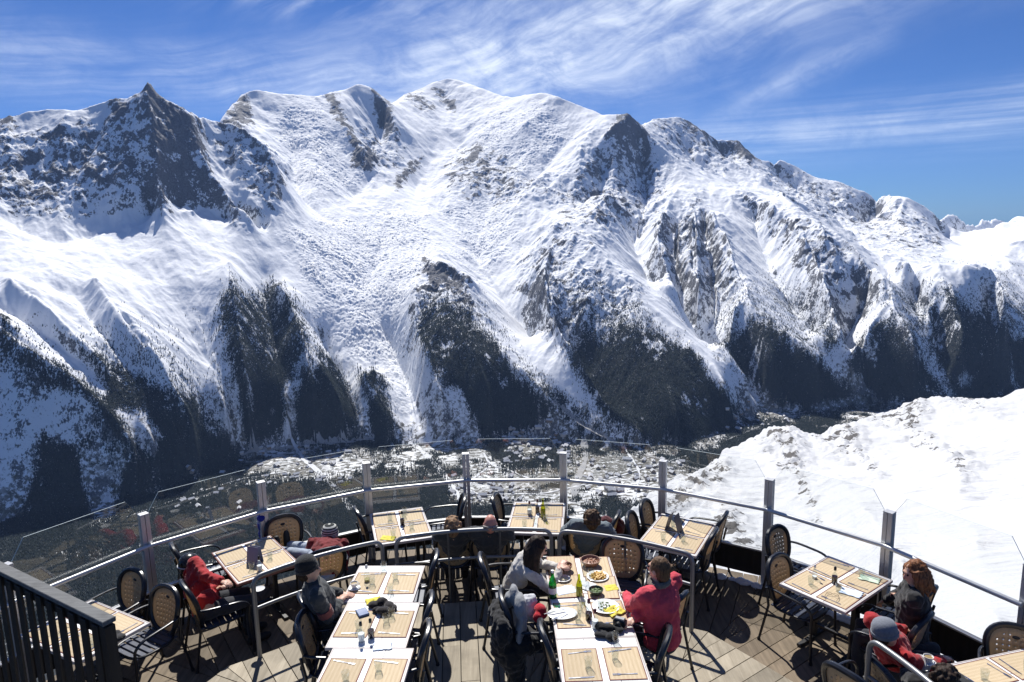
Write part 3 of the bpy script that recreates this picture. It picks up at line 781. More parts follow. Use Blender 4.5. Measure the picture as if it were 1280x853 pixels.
# ================================================================= SKY AND SUN
def build_sky():
    w = bpy.data.worlds.new('World'); SC.world = w; w.use_nodes = True
    t = w.node_tree; t.nodes.clear()
    n = NT.__new__(NT); n.t = t; n.m = None
    n.out = n.n('ShaderNodeOutputWorld')
    sky = n.n('ShaderNodeTexSky', sky_type='NISHITA')
    sky.sun_disc = False; sky.sun_elevation = SUN_EL; sky.sun_rotation = SUN_AZ
    sky.altitude = 2500; sky.air_density = 1.0; sky.dust_density = 0.7; sky.ozone_density = 3.0
    G = n.coord('Generated')
    sep = n.n('ShaderNodeSeparateXYZ'); n.l(G, sep.inputs[0])
    A = n.math('MULTIPLY', n.math('ARCTAN2', sep.outputs[0], sep.outputs[1]), 57.2958)
    E = n.math('MULTIPLY', n.math('ARCSINE', sep.outputs[2]), 57.2958)
    cmb = n.n('ShaderNodeCombineXYZ'); n.l(A, cmb.inputs[0]); n.l(E, cmb.inputs[1]); V = cmb.outputs[0]
    warp = n.n('ShaderNodeTexNoise'); n.l(V, warp.inputs['Vector']); warp.inputs['Scale'].default_value = .053; warp.inputs['Detail'].default_value = 4
    wv = n.n('ShaderNodeVectorMath', operation='MULTIPLY_ADD'); n.l(warp.outputs['Color'], wv.inputs[0]); wv.inputs[1].default_value = (11,4,0); n.l(V, wv.inputs[2]); W = wv.outputs[0]
    def fibres(ang, sx, sy, det=7, seed=0, src=None):
        return n.noise(n.mapping(n.mapping(src or W, rot=(0,0,rad(-ang))), scale=(sx, sy, 1), loc=(seed*7.3, seed*3.1, seed)), 1.0, det, .62, .25)
    def band(a0, e0, a1, e1, half, lo, hi, feather=6.0):
        b = (e1-e0)/(a1-a0); line = n.math('ADD', n.math('MULTIPLY', A, b), e0-b*a0)
        d = n.math('DIVIDE', n.math('SUBTRACT', E, line), half)
        g = n.math('POWER', 2.7183, n.math('MULTIPLY', n.math('MULTIPLY', d, d), -1.0))
        return n.math('MULTIPLY', g, n.math('MULTIPLY', n.ramp(A, lo-feather, lo+feather), n.ramp(A, hi-feather, hi+feather, 1, 0)))
    f1 = n.ramp(fibres(19, .10, .75, 9, 1), .34, .72); f2 = n.ramp(fibres(8, .055, 1.5, 7, 2), .40, .68); f3 = n.ramp(fibres(28, .12, .6, 8, 3), .42, .66)
    fl = n.ramp(fibres(0, .045, 1.9, 5, 5, V), .42, .62)
    c1 = n.math('MULTIPLY', n.math('MULTIPLY', band(-18, 9.5, 34, 19.5, 3.8, -12, 60, 9), n.math('ADD', n.math('MULTIPLY', f1, .75), .25)), 1.05)
    c2 = n.math('MULTIPLY', n.math('MULTIPLY', band(-30, 11.0, 30, 10.5, 2.3, -60, 12, 14), n.math('ADD', n.math('MULTIPLY', f2, .6), .3)), .42)
    c3 = n.math('MULTIPLY', n.math('MULTIPLY', band(0, 5.2, 40, 6.6, 1.7, 8, 70, 5), n.math('ADD', n.math('MULTIPLY', fl, .6), .25)), .52)
    c4 = n.math('MULTIPLY', n.math('MULTIPLY', band(-30, 19, 0, 16, 2.2, -26, -4, 8), f3), .40)
    c5 = n.math('MULTIPLY', n.math('MULTIPLY', band(18, 8.6, 26, 11.3, .9, 19, 25, 4), n.math('ADD', n.math('MULTIPLY', f1, .6), .3)), .75)
    c6 = n.math('MULTIPLY', n.ramp(n.noise(n.mapping(V, scale=(.02,.05,1)), 1.0, 4, .6), .45, .7), n.math('MULTIPLY', f2, n.ramp(E, 16, 26)))
    c = n.math('ADD', n.math('ADD', n.math('ADD', c1, c2), n.math('ADD', c3, c4)), n.math('ADD', c5, n.math('MULTIPLY', c6, .5)))
    br = n.ramp(n.noise(n.mapping(W, scale=(.16,.34,1), loc=(5,2,0)), 1.0, 7, .68, .4), .34, .62, .30, 1.0)
    c = n.math('MINIMUM', n.math('MULTIPLY', c, br), .80)
    mixn = n.n('ShaderNodeMix', data_type='RGBA'); n.l(c, mixn.inputs[0]); tint = n.n('ShaderNodeMix', data_type='RGBA', blend_type='MULTIPLY'); tint.inputs[0].default_value = 1; n.l(sky.outputs[0], tint.inputs[6]); tint.inputs[7].default_value = (.31, .56, .98, 1)
    n.l(tint.outputs[2], mixn.inputs[6]); mixn.inputs[7].default_value = (12.5, 13.4, 14.6, 1)
    bg = n.n('ShaderNodeBackground'); n.l(mixn.outputs[2], bg.inputs[0]); bg.inputs[1].default_value = .053
    n.l(bg.outputs[0], n.out.inputs['Surface'])
    s = bpy.data.lights.new('sun', 'SUN'); s.energy = 4.0; s.angle = rad(.53); s.color = (1.0, .965, .91)
    so = bpy.data.objects.new('sun', s); COL.objects.link(so)
    d = Vector((math.sin(SUN_AZ)*math.cos(SUN_EL), math.cos(SUN_AZ)*math.cos(SUN_EL), math.sin(SUN_EL)))
    so.rotation_euler = d.to_track_quat('Z', 'Y').to_euler()
build_sky()
vs = SC.view_settings
vs.view_transform = 'Standard'; vs.look = 'None'; vs.gamma = 1.0; vs.exposure = 0.74; vs.use_curve_mapping = False
SC.cycles.max_bounces = 6; SC.cycles.transparent_max_bounces = 16
# ================================================================= HAZE (thin valley air)
def build_haze():
    bm = bmesh.new()
    x0, x1, y0, y1, z0, z1 = -24000, 24000, -300, 31500, T_MINZ - 1.0, T_MAXZ + 60.0
    vs_ = [bm.verts.new(p) for p in ((x0,y0,z0),(x1,y0,z0),(x1,y1,z0),(x0,y1,z0),(x0,y0,z1),(x1,y0,z1),(x1,y1,z1),(x0,y1,z1))]
    for f in ((0,3,2,1),(4,5,6,7),(0,1,5,4),(1,2,6,5),(2,3,7,6),(3,0,4,7)): bm.faces.new([vs_[i] for i in f])
    me = bpy.data.meshes.new('haze'); bm.to_mesh(me); bm.free()
    n = NT('haze_air')
    v = n.n('ShaderNodeVolumePrincipled')
    v.inputs['Color'].default_value = (.38, .58, 1.0, 1); v.inputs['Density'].default_value = HAZE_DENSITY; v.inputs['Anisotropy'].default_value = .2
    n.l(v.outputs[0], n.out.inputs['Volume'])
    o = link('haze', me, n.m); tag(o, 'thin blue air over the valley', 'haze', kind='stuff')
T_MINZ = float(T['Z'].min()); T_MAXZ = float(T['Z'].max())
HAZE_DENSITY = 1.1e-5
build_haze()
# ================================================================= MESH BUILDER
class MB:
    def __init__(self): self.V = []; self.F = []; self.M = []; self.mi = 0
    def add(self, V, F):
        b = len(self.V); self.V += [tuple(v) for v in V]; self.F += [tuple(i+b for i in f) for f in F]; self.M += [self.mi]*len(F)
    def box(self, c, s, rz=0.0, mat=None, bev=0.0):
        hx, hy, hz = s[0]/2, s[1]/2, s[2]/2
        if bev > 0:
            b = min(bev, hx*.9, hy*.9, hz*.9); V = []
            for z, k in ((-hz, 1), (-hz+b, 0), (hz-b, 0), (hz, 1)):
                x, y = hx - (b if k else 0), hy - (b if k else 0)
                xx, yy = hx, hy
                if k: pts = [(-x,-y),(x,-y),(x,y),(-x,y)]
                else: pts = [(-hx,-hy),(hx,-hy),(hx,hy),(-hx,hy)]
                V += [(p[0], p[1], z) for p in pts]
            F = [(3,2,1,0), (12,13,14,15)]
            for r in range(3):
                for i in range(4): F.append((r*4+i, r*4+(i+1)%4, r*4+4+(i+1)%4, r*4+4+i))
        else:
            V = [(x, y, z) for z in (-hz, hz) for (x, y) in ((-hx,-hy),(hx,-hy),(hx,hy),(-hx,hy))]
            F = [(3,2,1,0),(4,5,6,7),(0,1,5,4),(1,2,6,5),(2,3,7,6),(3,0,4,7)]
        m = mat or (Matrix.Translation(c) @ Matrix.Rotation(rz, 4, 'Z'))
        self.add([m @ Vector(v) for v in V], F); return self
    def tube(self, pts, r, seg=10, closed=False, caps=True, flat=1.0, up=None):
        pts = [Vector(p) for p in pts]; n = len(pts)
        rr = r if isinstance(r, (list, tuple)) else [r]*n
        V = []; prev = None
        for i, p in enumerate(pts):
            if closed: t = pts[(i+1) % n] - pts[i-1]
            else: t = pts[min(i+1, n-1)] - pts[max(i-1, 0)]
            t.normalize()
            ref = prev if prev is not None else (Vector(up) if up is not None else (Vector((0,0,1)) if abs(t.z) < .9 else Vector((1,0,0))))
            a = ref - t*ref.dot(t)
            if a.length < 1e-6: a = t.orthogonal()
            a.normalize(); b = t.cross(a); prev = a
            for k in range(seg):
                th = 2*PI*k/seg
                V.append(p + a*math.cos(th)*rr[i]*flat + b*math.sin(th)*rr[i])
        F = []
        m = n if closed else n-1
        for i in range(m):
            for k in range(seg):
                j = (i+1) % n
                F.append((i*seg+k, i*seg+(k+1) % seg, j*seg+(k+1) % seg, j*seg+k))
        if caps and not closed:
            F.append(tuple(reversed(range(seg)))); F.append(tuple((n-1)*seg+k for k in range(seg)))
        self.add(V, F); return self
    def lathe(self, prof, c=(0,0,0), seg=20, mat=None, cap0=True, cap1=True):
        V = []; F = []
        for (r, z) in prof:
            for k in range(seg):
                a = 2*PI*k/seg; V.append((c[0]+r*math.cos(a), c[1]+r*math.sin(a), c[2]+z))
        for i in range(len(prof)-1):
            for k in range(seg): F.append((i*seg+k, i*seg+(k+1) % seg, (i+1)*seg+(k+1) % seg, (i+1)*seg+k))
        if cap0: F.append(tuple(reversed(range(seg))))
        if cap1: F.append(tuple((len(prof)-1)*seg+k for k in range(seg)))
        if mat is not None: V = [mat @ Vector(v) for v in V]
        self.add(V, F); return self
    def ball(self, c, r, seg=14, rings=9, rot=None):
        r = (r, r, r) if not isinstance(r, (tuple, list)) else r
        V = []; F = []
        R_ = rot or Matrix.Identity(3)
        for i in range(1, rings):
            ph = PI*i/rings
            for k in range(seg):
                th = 2*PI*k/seg
                V.append(Vector(c) + R_ @ Vector((r[0]*math.sin(ph)*math.cos(th), r[1]*math.sin(ph)*math.sin(th), r[2]*math.cos(ph))))
        V.append(Vector(c) + R_ @ Vector((0,0,r[2]))); V.append(Vector(c) + R_ @ Vector((0,0,-r[2])))
        for i in range(rings-2):
            for k in range(seg): F.append((i*seg+k, (i+1)*seg+k, (i+1)*seg+(k+1) % seg, i*seg+(k+1) % seg))
        t = len(V)-2
        for k in range(seg):
            F.append((t, k, (k+1) % seg)); F.append((t+1, (rings-2)*seg+(k+1) % seg, (rings-2)*seg+k))
        self.add(V, F); return self
    def prism(self, poly, z0, z1, m=None):
        n = len(poly); V = [(p[0], p[1], z0) for p in poly] + [(p[0], p[1], z1) for p in poly]
        F = [tuple(reversed(range(n))), tuple(range(n, 2*n))] + [(i, (i+1) % n, n+(i+1) % n, n+i) for i in range(n)]
        if m is not None: V = [m @ Vector(v) for v in V]
        self.add(V, F); return self
    def mesh(self, name, smooth=False, angle=None):
        me = bpy.data.meshes.new(name); me.from_pydata(self.V, [], self.F)
        if any(self.M): me.polygons.foreach_set('material_index', self.M)
        if smooth:
            me.polygons.foreach_set('use_smooth', [True]*len(me.polygons))
        me.update()
        if smooth and angle:
            me.set_sharp_from_angle(angle=angle)
        return me
    def build(self, name, mat, parent=None, smooth=False, loc=None, angle=rad(40)):
        return link(name, self.mesh(name, smooth, angle), mat, parent, loc)

def arc_pts(p0, p1, p2, n=8):      # quadratic bend
    p0, p1, p2 = Vector(p0), Vector(p1), Vector(p2)
    return [p0*(1-t)**2 + p1*2*t*(1-t) + p2*t*t for t in [i/n for i in range(n+1)]]

def clip_poly(poly, n, d):          # keep the side where p.n <= d
    out = []
    for i in range(len(poly)):
        a, b = poly[i], poly[(i+1) % len(poly)]
        da, db = a[0]*n[0]+a[1]*n[1]-d, b[0]*n[0]+b[1]*n[1]-d
        if da <= 0: out.append(a)
        if (da < 0) != (db < 0) and abs(da-db) > 1e-9:
            t = da/(da-db); out.append((a[0]+(b[0]-a[0])*t, a[1]+(b[1]-a[1])*t))
    return out

def copy_tree(src, loc, rz=0.0, label=None, group=None, scale=None):
    r = src.copy(); COL.objects.link(r); r.location = loc; r.rotation_euler = (0, 0, rz)
    if scale: r.scale = scale
    if label: r['label'] = label
    if group: r['group'] = group
    for ch in KIDS.get(src.name, []):
        c = ch.copy(); COL.objects.link(c); c.parent = r
        for g in KIDS.get(ch.name, []):
            d = g.copy(); COL.objects.link(d); d.parent = c
    return r
KIDS = {}
def register(root):
    for o in COL.objects:
        if o.parent is not None:
            L = KIDS.setdefault(o.parent.name, [])
            if o not in L: L.append(o)

# ----------------------------------------------------------------- materials
def mat_wood(name, c1, c2, dark=(.05,.04,.03), scale=1.0, vec='Object', rough=.7, island=True, stretch=(1.2, 22, 22)):
    n = NT(name); v = n.coord(vec)
    rnd = n.geo().outputs['Random Per Island']
    off = n.n('ShaderNodeVectorMath', operation='MULTIPLY_ADD'); cmb = n.n('ShaderNodeCombineXYZ')
    n.l(rnd, cmb.inputs[0]); n.l(rnd, cmb.inputs[1]); n.l(rnd, cmb.inputs[2])
    n.l(cmb.outputs[0], off.inputs[0]); off.inputs[1].default_value = (37, 11, 5); n.l(v, off.inputs[2])
    g = n.noise(n.mapping(off.outputs[0], scale=tuple(s*scale for s in stretch)), 1.0, 6, .65, .6)
    b = n.noise(off.outputs[0], 2.2*scale, 4, .6)
    c = n.mix(n.ramp(g, .3, .7), c1, c2)
    c = n.mix(n.math('MULTIPLY', n.ramp(b, .52, .78), .55), c, dark)
    hsv = n.n('ShaderNodeHueSaturation'); n.l(c, hsv.inputs['Color']); n.l(n.ramp(rnd, 0, 1, .72, 1.2), hsv.inputs['Value'])
    return n.done(n.bsdf(hsv.outputs[0], rough, normal=n.bump(g, .35, .004), spec=.3))
def mat_plain(name, c, rough=.5, metal=0.0, spec=.5, var=.12, scale=14, bump=0.0, **kw):
    n = NT(name); v = n.coord('Object'); ns = n.noise(v, scale, 5, .6)
    col = n.mix(ns, tuple(x*(1-var) for x in c), tuple(min(1, x*(1+var)) for x in c))
    rg = n.ramp(n.noise(v, scale*.6, 4, .6), .3, .7, max(0, rough-.08), min(1, rough+.08))
    nm = n.bump(ns, bump, .01) if bump else None
    return n.done(n.bsdf(col, rg, metal, normal=nm, spec=spec, **kw))
def mat_cloth(name, c, scale=9, rough=.85, bump=.5, sheen=.2, dist=.02, c2=None):
    n = NT(name); v = n.coord('Object')
    f = n.noise(v, scale, 6, .62, .8); fine = n.noise(v, scale*14, 3, .6)
    col = n.mix(n.ramp(f, .3, .7), c2 or tuple(x*.72 for x in c), c)
    h = n.math('ADD', f, n.math('MULTIPLY', fine, .12))
    return n.done(n.bsdf(col, rough, normal=n.bump(h, bump, dist), spec=.25, Sheen_Weight=sheen))
def mat_glass(name, tint=(1,1,1), alpha=.9, rough=.02, gloss=(1,1,1)):
    """thin clear glass: mostly transparent, mirror reflection by the Fresnel law"""
    n = NT(name)
    tr = n.n('ShaderNodeBsdfTransparent'); tr.inputs[0].default_value = tuple(tint)+(1,)
    gl = n.n('ShaderNodeBsdfGlossy'); gl.inputs['Roughness'].default_value = rough; gl.inputs[0].default_value = tuple(gloss)+(1,)
    fr = n.n('ShaderNodeLayerWeight'); fr.inputs[0].default_value = .5
    fk = n.math('ADD', n.math('MULTIPLY', n.math('POWER', fr.outputs['Facing'], 5.0), .95), .045, clamp=True)
    mx = n.n('ShaderNodeMixShader'); n.l(fk, mx.inputs[0]); n.l(tr.outputs[0], mx.inputs[1]); n.l(gl.outputs[0], mx.inputs[2])
    return n.done(mx.outputs[0])
MAT = {}
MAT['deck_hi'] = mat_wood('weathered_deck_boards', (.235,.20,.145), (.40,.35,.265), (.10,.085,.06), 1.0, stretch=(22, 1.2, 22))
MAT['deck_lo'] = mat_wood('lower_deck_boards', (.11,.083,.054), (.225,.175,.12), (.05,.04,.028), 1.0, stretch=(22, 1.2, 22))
MAT['dark_wood'] = mat_wood('dark_stained_wood', (.020,.016,.013), (.042,.034,.027), (.01,.01,.01), 1.0, stretch=(20, 20, 1.2), rough=.55)
MAT['grey_wood'] = mat_wood('grey_weathered_wood', (.085,.088,.09), (.17,.175,.175), (.045,.045,.047), 3.0, stretch=(1.5, 20, 20))
MAT['black'] = mat_plain('black_board', (.018,.017,.017), .6)
MAT['alu'] = mat_plain('brushed_aluminium', (.60,.60,.59), .38, .45, var=.05, scale=30)
MAT['steel'] = mat_plain('dull_grey_rail', (.23,.235,.24), .42, .45, var=.12, scale=8)
MAT['steel_dk'] = mat_plain('painted_grey_rail', (.12,.125,.13), .42, .5, var=.2, scale=8)
MAT['pane'] = mat_glass('clear_pane', (.984,.99,.988))
MAT['frame'] = mat_plain('black_chair_frame', (.012,.014,.020), .32, 0, .5, var=.2)
MAT['table'] = mat_wood('white_painted_table', (.74,.73,.71), (.84,.835,.82), (.55,.52,.48), 1.0, stretch=(30, 1.6, 30), rough=.45)
MAT['table_edge'] = mat_plain('red_brown_table_edge', (.26,.10,.075), .5)
MAT['iron'] = mat_plain('black_iron', (.02,.02,.022), .45)
MAT['chrome'] = mat_plain('cutlery_steel', (.72,.72,.73), .2, 1.0, var=.04)
MAT['china'] = mat_plain('white_china', (.82,.82,.80), .15, 0, .6, var=.02)
MAT['tumbler'] = mat_glass('tumbler_glass', (.90,.92,.92), rough=.04)
MAT['rubber'] = mat_plain('black_rubber', (.02,.02,.02), .7)
MAT['clay'] = mat_plain('brown_clay', (.23,.12,.075), .45, var=.25)
def mat_panel():
    n = NT('tan_perforated_panel'); v = n.coord('Object')
    w = n.noise(n.mapping(v, scale=(60, 60, 8)), 1.0, 4, .6)
    c = n.mix(w, (.50,.37,.22), (.68,.53,.34))
    a = n.bsdf(c, .5, normal=n.bump(w, .2, .002), spec=.35)
    tl = n.n('ShaderNodeBsdfTranslucent'); n.l(c, tl.inputs[0])      # thin pale plastic weave lets the sun through a little
    mx = n.n('ShaderNodeMixShader'); mx.inputs[0].default_value = .40; n.l(a, mx.inputs[1]); n.l(tl.outputs[0], mx.inputs[2])
    return n.done(mx.outputs[0])
MAT['panel'] = mat_panel()
def mat_mat():
    n = NT('woven_straw_placemat'); v = n.coord('Object')
    wx = n.n('ShaderNodeTexWave', wave_type='BANDS', bands_direction='Y'); n.l(v, wx.inputs[0]); wx.inputs['Scale'].default_value = 55; wx.inputs['Distortion'].default_value = .6
    wy = n.n('ShaderNodeTexWave', wave_type='BANDS', bands_direction='X'); n.l(v, wy.inputs[0]); wy.inputs['Scale'].default_value = 9; wy.inputs['Distortion'].default_value = .8
    t = n.noise(n.mapping(v, scale=(70, 9, 1)), 1.0, 4, .6)
    f = n.math('ADD', n.math('MULTIPLY', wx.outputs[0], .35), n.math('ADD', n.math('MULTIPLY', wy.outputs[0], .15), n.math('MULTIPLY', t, .5)))
    oi = n.n('ShaderNodeObjectInfo').outputs['Random']
    c = n.mix(n.ramp(f, .25, .8), (.44,.335,.20), (.66,.54,.37))
    hs = n.n('ShaderNodeHueSaturation'); n.l(c, hs.inputs['Color']); n.l(n.ramp(oi, 0, 1, .88, 1.1), hs.inputs['Value'])
    return n.done(n.bsdf(hs.outputs[0], .7, normal=n.bump(f, .4, .002), spec=.2))
MAT['mat'] = mat_mat()
MAT['mat_edge'] = mat_plain('dark_red_hem', (.16,.045,.035), .8)
# ================================================================= DECKS, RAILINGS
CX, CY = -0.27, 4.0
ZL, ZU = 0.0, 0.20                       # lower and upper deck level
POST0 = -4.6
def pol(th, r, z=0.0):                   # th in compass degrees, clockwise from straight ahead
    return Vector((CX + r*math.sin(rad(th)), CY + r*math.cos(rad(th)), z))
AP_UP, AP_LO = 3.41, 5.17
def deck(name, a0, a1, z, mat, ks, seed, wplank=.185):
    rs = random.Random(seed); mb = MB()
    for k in ks:
        th = POST0 + 30*k; c, s = math.cos(rad(th)), math.sin(rad(th))
        t15 = math.tan(rad(15)); hw = a1*t15
        u = -math.ceil(hw/wplank)*wplank + rs.uniform(-.05, .05)
        while u < hw:
            strip = [(u+.004, a0), (u+wplank-.004, a0), (u+wplank-.004, a1), (u+.004, a1)]
            # wedge |u| <= v tan15
            p = clip_poly(strip, (1, -t15), -.003) if True else strip
            if p: p = clip_poly(p, (-1, -t15), -.003)
            if p and len(p) > 2:
                vmin = min(q[1] for q in p); vmax = max(q[1] for q in p)
                cuts = []; v = vmin + rs.uniform(.8, 3.0)
                while v < vmax - .3: cuts.append(v); v += rs.uniform(2.2, 3.4)
                edges = [vmin-1] + cuts + [vmax+1]
                for e0, e1 in zip(edges[:-1], edges[1:]):
                    q = clip_poly(p, (0, -1), -(e0+.003)); q = clip_poly(q, (0, 1), e1-.003) if q else q
                    if q and len(q) > 2:
                        dz = rs.uniform(-.0035, .0035)
                        P = [(CX + a*c + b*s, CY - a*s + b*c) for a, b in q]
                        mb.prism(P[::-1], z-.032+dz, z+dz)
            u += wplank
    o = mb.build(name, mat); tag(o, kind='structure'); return o
def rot_mat(name, base, th): return None
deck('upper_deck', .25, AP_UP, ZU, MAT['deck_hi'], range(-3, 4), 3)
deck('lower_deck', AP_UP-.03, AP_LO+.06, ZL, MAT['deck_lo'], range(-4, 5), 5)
mb = MB()      # joists and the riser under the step
for k in range(-4, 5):
    th = POST0 + 30*k
    a, b = pol(th-15, (AP_UP-.012)/math.cos(rad(15))), pol(th+15, (AP_UP-.012)/math.cos(rad(15)))
    m = (a+b)/2; L = (b-a).length
    mb.box((m.x, m.y, ZU/2-.02), (L, .035, ZU-.045), -rad(th))
o = mb.build('step_riser', MAT['dark_wood']); tag(o, kind='structure')
mb = MB(); 
poly = [pol(POST0+15*k, 5.25) for k in range(-8, 9)]
mb.prism([(p.x, p.y) for p in poly][::-1] , -.62, -.06)
o = mb.build('deck_substructure', MAT['black']); tag(o, kind='structure')

# ---- glass balustrade
RP = 5.22
ang = [POST0 + 15*k for k in range(-5, 6)]
gb = empty('glass_balustrade', tuple(pol(0, RP)), 0, 'tall clear glass balustrade with pale metal posts curving round the outer edge of the terrace', 'balustrade')
def par(o): o.parent = gb; o.matrix_parent_inverse = gb.matrix_world.inverted(); o.location = Vector(o.location) - Vector(gb.location); o.matrix_parent_inverse = Matrix.Identity(4); return o
for th in ang:
    p = pol(th, RP); m = Matrix.Translation(p) @ Matrix.Rotation(-rad(th), 4, 'Z')
    b = MB()
    b.box((0,0,0), (.045, .085, 1.78), mat=m @ Matrix.Translation((-.026, 0, .49)), bev=.003)
    b.box((0,0,0), (.045, .085, 1.78), mat=m @ Matrix.Translation((.026, 0, .49)), bev=.003)
    b.box((0,0,0), (.10, .09, .012), mat=m @ Matrix.Translation((0, 0, 1.388)), bev=.002)
    par(b.build('post', MAT['alu']))
for i in range(len(ang)-1):
    p, q = pol(ang[i], RP), pol(ang[i+1], RP); d = (q-p); L = d.length; d.normalize(); nrm = Vector((d.y, -d.x, 0))  # inward
    if nrm.dot(Vector((CX, CY, 0))-p) < 0: nrm = -nrm
    # handrail
    b = MB(); a0 = p + nrm*.075 + d*.01; a1 = q + nrm*.075 - d*.01
    b.tube([a0+Vector((0,0,1.02)), a1+Vector((0,0,1.02))], .024, 12)
    b.tube([p+d*.03+Vector((0,0,1.0)), p+nrm*.07+d*.03+Vector((0,0,1.02))], .011, 8)
    b.tube([q-d*.03+Vector((0,0,1.0)), q+nrm*.07-d*.03+Vector((0,0,1.02))], .011, 8)
    par(b.build('handrail', MAT['alu'], smooth=True))
    # pane with clipped upper corners
    ins = .056; c = .20; zt = 1.60; zb = .46; t = .010
    u0, u1 = ins, L-ins
    prof = [(u0, zb), (u1, zb), (u1, zt-c), (u1-c*.62, zt), (u0+c*.62, zt), (u0, zt-c)]
    V = []
    for s_ in (-t/2, t/2):
        for (u, z) in prof: V.append(p + d*u + nrm*s_ + Vector((0,0,z)))
    n6 = len(prof); b = MB()
    b.add(V, [tuple(range(n6)), tuple(reversed(range(n6, 2*n6)))]); pn = par(b.build('glass_pane', MAT['pane']))
    b = MB(); b.add(V, [(k, (k+1) % n6, n6+(k+1) % n6, n6+k) for k in range(n6)])
    ed = b.build('pane_edge', MAT['pane_edge'] if 'pane_edge' in MAT else MAT.setdefault('pane_edge', mat_plain('polished_pane_edge', (.50,.56,.55), .15, 0, .8)), pn)
    # parapet board with its pale sill
    b = MB(); m = (p+q)/2
    b.box((m.x, m.y, .27), (L-.10, .03, .33), math.atan2(d.y, d.x)); par(b.build('kick_board', MAT['dark_wood']))
    b = MB(); b.box((m.x+nrm.x*.012, m.y+nrm.y*.012, .449), (L-.10, .062, .022), math.atan2(d.y, d.x), bev=.003); par(b.build('sill', MAT['alu']))
# ---- snow caught along the foot of the parapet
b = MB(); rs = random.Random(8)
for i in range(len(ang)-1):
    if ang[i] < 5: continue
    for j in range(26):
        f = rs.random(); p = pol(ang[i]+15*f, RP*math.cos(rad(7.5))/math.cos(rad(7.5-15*f)) - .05 - .06*rs.random())
        b.ball((p.x, p.y, .0), (.03+.07*rs.random(), .03+.05*rs.random(), .008+.035*rs.random()), 8, 5)
sn = b.build('snow_drift', mat_plain('old_snow', (.80,.81,.83), .8, bump=.5, scale=40), smooth=True)
tag(sn, 'lumps of old snow lying along the foot of the parapet boards', 'snow', kind='stuff')

# ---- inner guard rails on the edge of the upper deck
def guard(th0, th1, label, foot0=True, foot1=True, r=3.43, ztop=1.08, zlow=.74, mat='steel'):
    root = empty('guard_rail', tuple(pol((th0+th1)/2, r)), 0, label, 'guard rail', 'curved guard rails along the edge of the upper deck')
    o0 = Vector(root.location)
    R_ = .075; dth = math.degrees(.10/r)
    n = max(6, int((th1-th0)/2))
    mid = [pol(th0+dth+(th1-th0-2*dth)*i/n, r, ztop) for i in range(n+1)]
    e0, e1 = pol(th0, r, 0), pol(th1, r, 0)
    top = [Vector((e0.x, e0.y, ZL+.02))] + arc_pts((e0.x, e0.y, ztop-.12), (e0.x, e0.y, ztop), mid[0], 6) + mid[1:-1] + arc_pts(mid[-1], (e1.x, e1.y, ztop), (e1.x, e1.y, ztop-.12), 6) + [Vector((e1.x, e1.y, ZL+.02))]
    b = MB(); b.tube([p-o0 for p in top], .023, 12); b.build('top_rail', MAT[mat], root, smooth=True)
    b = MB(); b.tube([pol(th0+(th1-th0)*i/n, r, zlow)-o0 for i in range(n+1)], .018, 10); b.build('lower_rail', MAT[mat], root, smooth=True)
    for f in (.333, .667) if (th1-th0) > 28 else (.5,):
        q = pol(th0+(th1-th0)*f, r)
        b = MB(); b.tube([Vector((q.x, q.y, ZL+.02))-o0, Vector((q.x, q.y, ztop-.01))-o0], .012, 8); b.build('baluster', MAT['steel_dk'], root, smooth=True)
    for q in (e0, e1):
        b = MB(); b.lathe([(.045, 0), (.045, .012), (.026, .016), (.026, .05)], Vector((q.x, q.y, ZL+.002))-o0, 14); b.build('foot_plate', MAT[mat], root, smooth=True)
    return root
guard(-44.6, -21.2, 'left curved two-bar guard rail in front of the blue menu card table')
guard(-18.6, 11.2, 'middle curved two-bar guard rail behind the white sweater woman')
guard(12.7, 38.0, 'right curved two-bar guard rail ending beside the pink jacket')
guard(69.5, 92.0, 'guard rail in the bottom right corner beside the grey beanie', r=3.40)

# ---- slatted fence on the stair, bottom left
fr = empty('slatted_fence', (-2.75, 4.25, .2), 0, 'dark slatted wooden fence with a grey top rail in the bottom left corner', 'fence')
o0 = Vector(fr.location)
A_, B_ = Vector((-2.755, 4.245, 2.0)), Vector((-5.2, 5.72, 2.0))
dF = (B_-A_).normalized(); rzF = math.atan2(dF.y, dF.x); LF = (B_-A_).length
b = MB(); m = (A_+B_)/2 - o0; b.box((m.x, m.y, 1.77), (LF, .088, .036), rzF, bev=.004); b.build('top_rail', MAT['grey_wood'], fr)
b = MB(); b.box((m.x, m.y, 1.70), (LF-.05, .045, .09), rzF); b.build('upper_bar', MAT['dark_wood'], fr)
b = MB(); b.box((m.x, m.y, .16), (LF-.05, .045, .09), rzF); b.build('lower_bar', MAT['dark_wood'], fr)
k = 0; u = .12
nF = Vector((-dF.y, dF.x, 0))
while u < LF-.1:
    p = A_ + dF*u - o0
    b = MB(); q = p + nF*(-.034 if nF.y > 0 else .034); b.box((q.x, q.y, .92), (.082, .016, 1.62), rzF, bev=.003); b.build('slat', MAT['dark_wood'], fr)
    u += .152
b = MB(); b.box((A_.x-o0.x+dF.x*.035, A_.y-o0.y+dF.y*.035, .87), (.07, .07, 1.74), rzF, bev=.004); b.build('end_post', MAT['dark_wood'], fr)
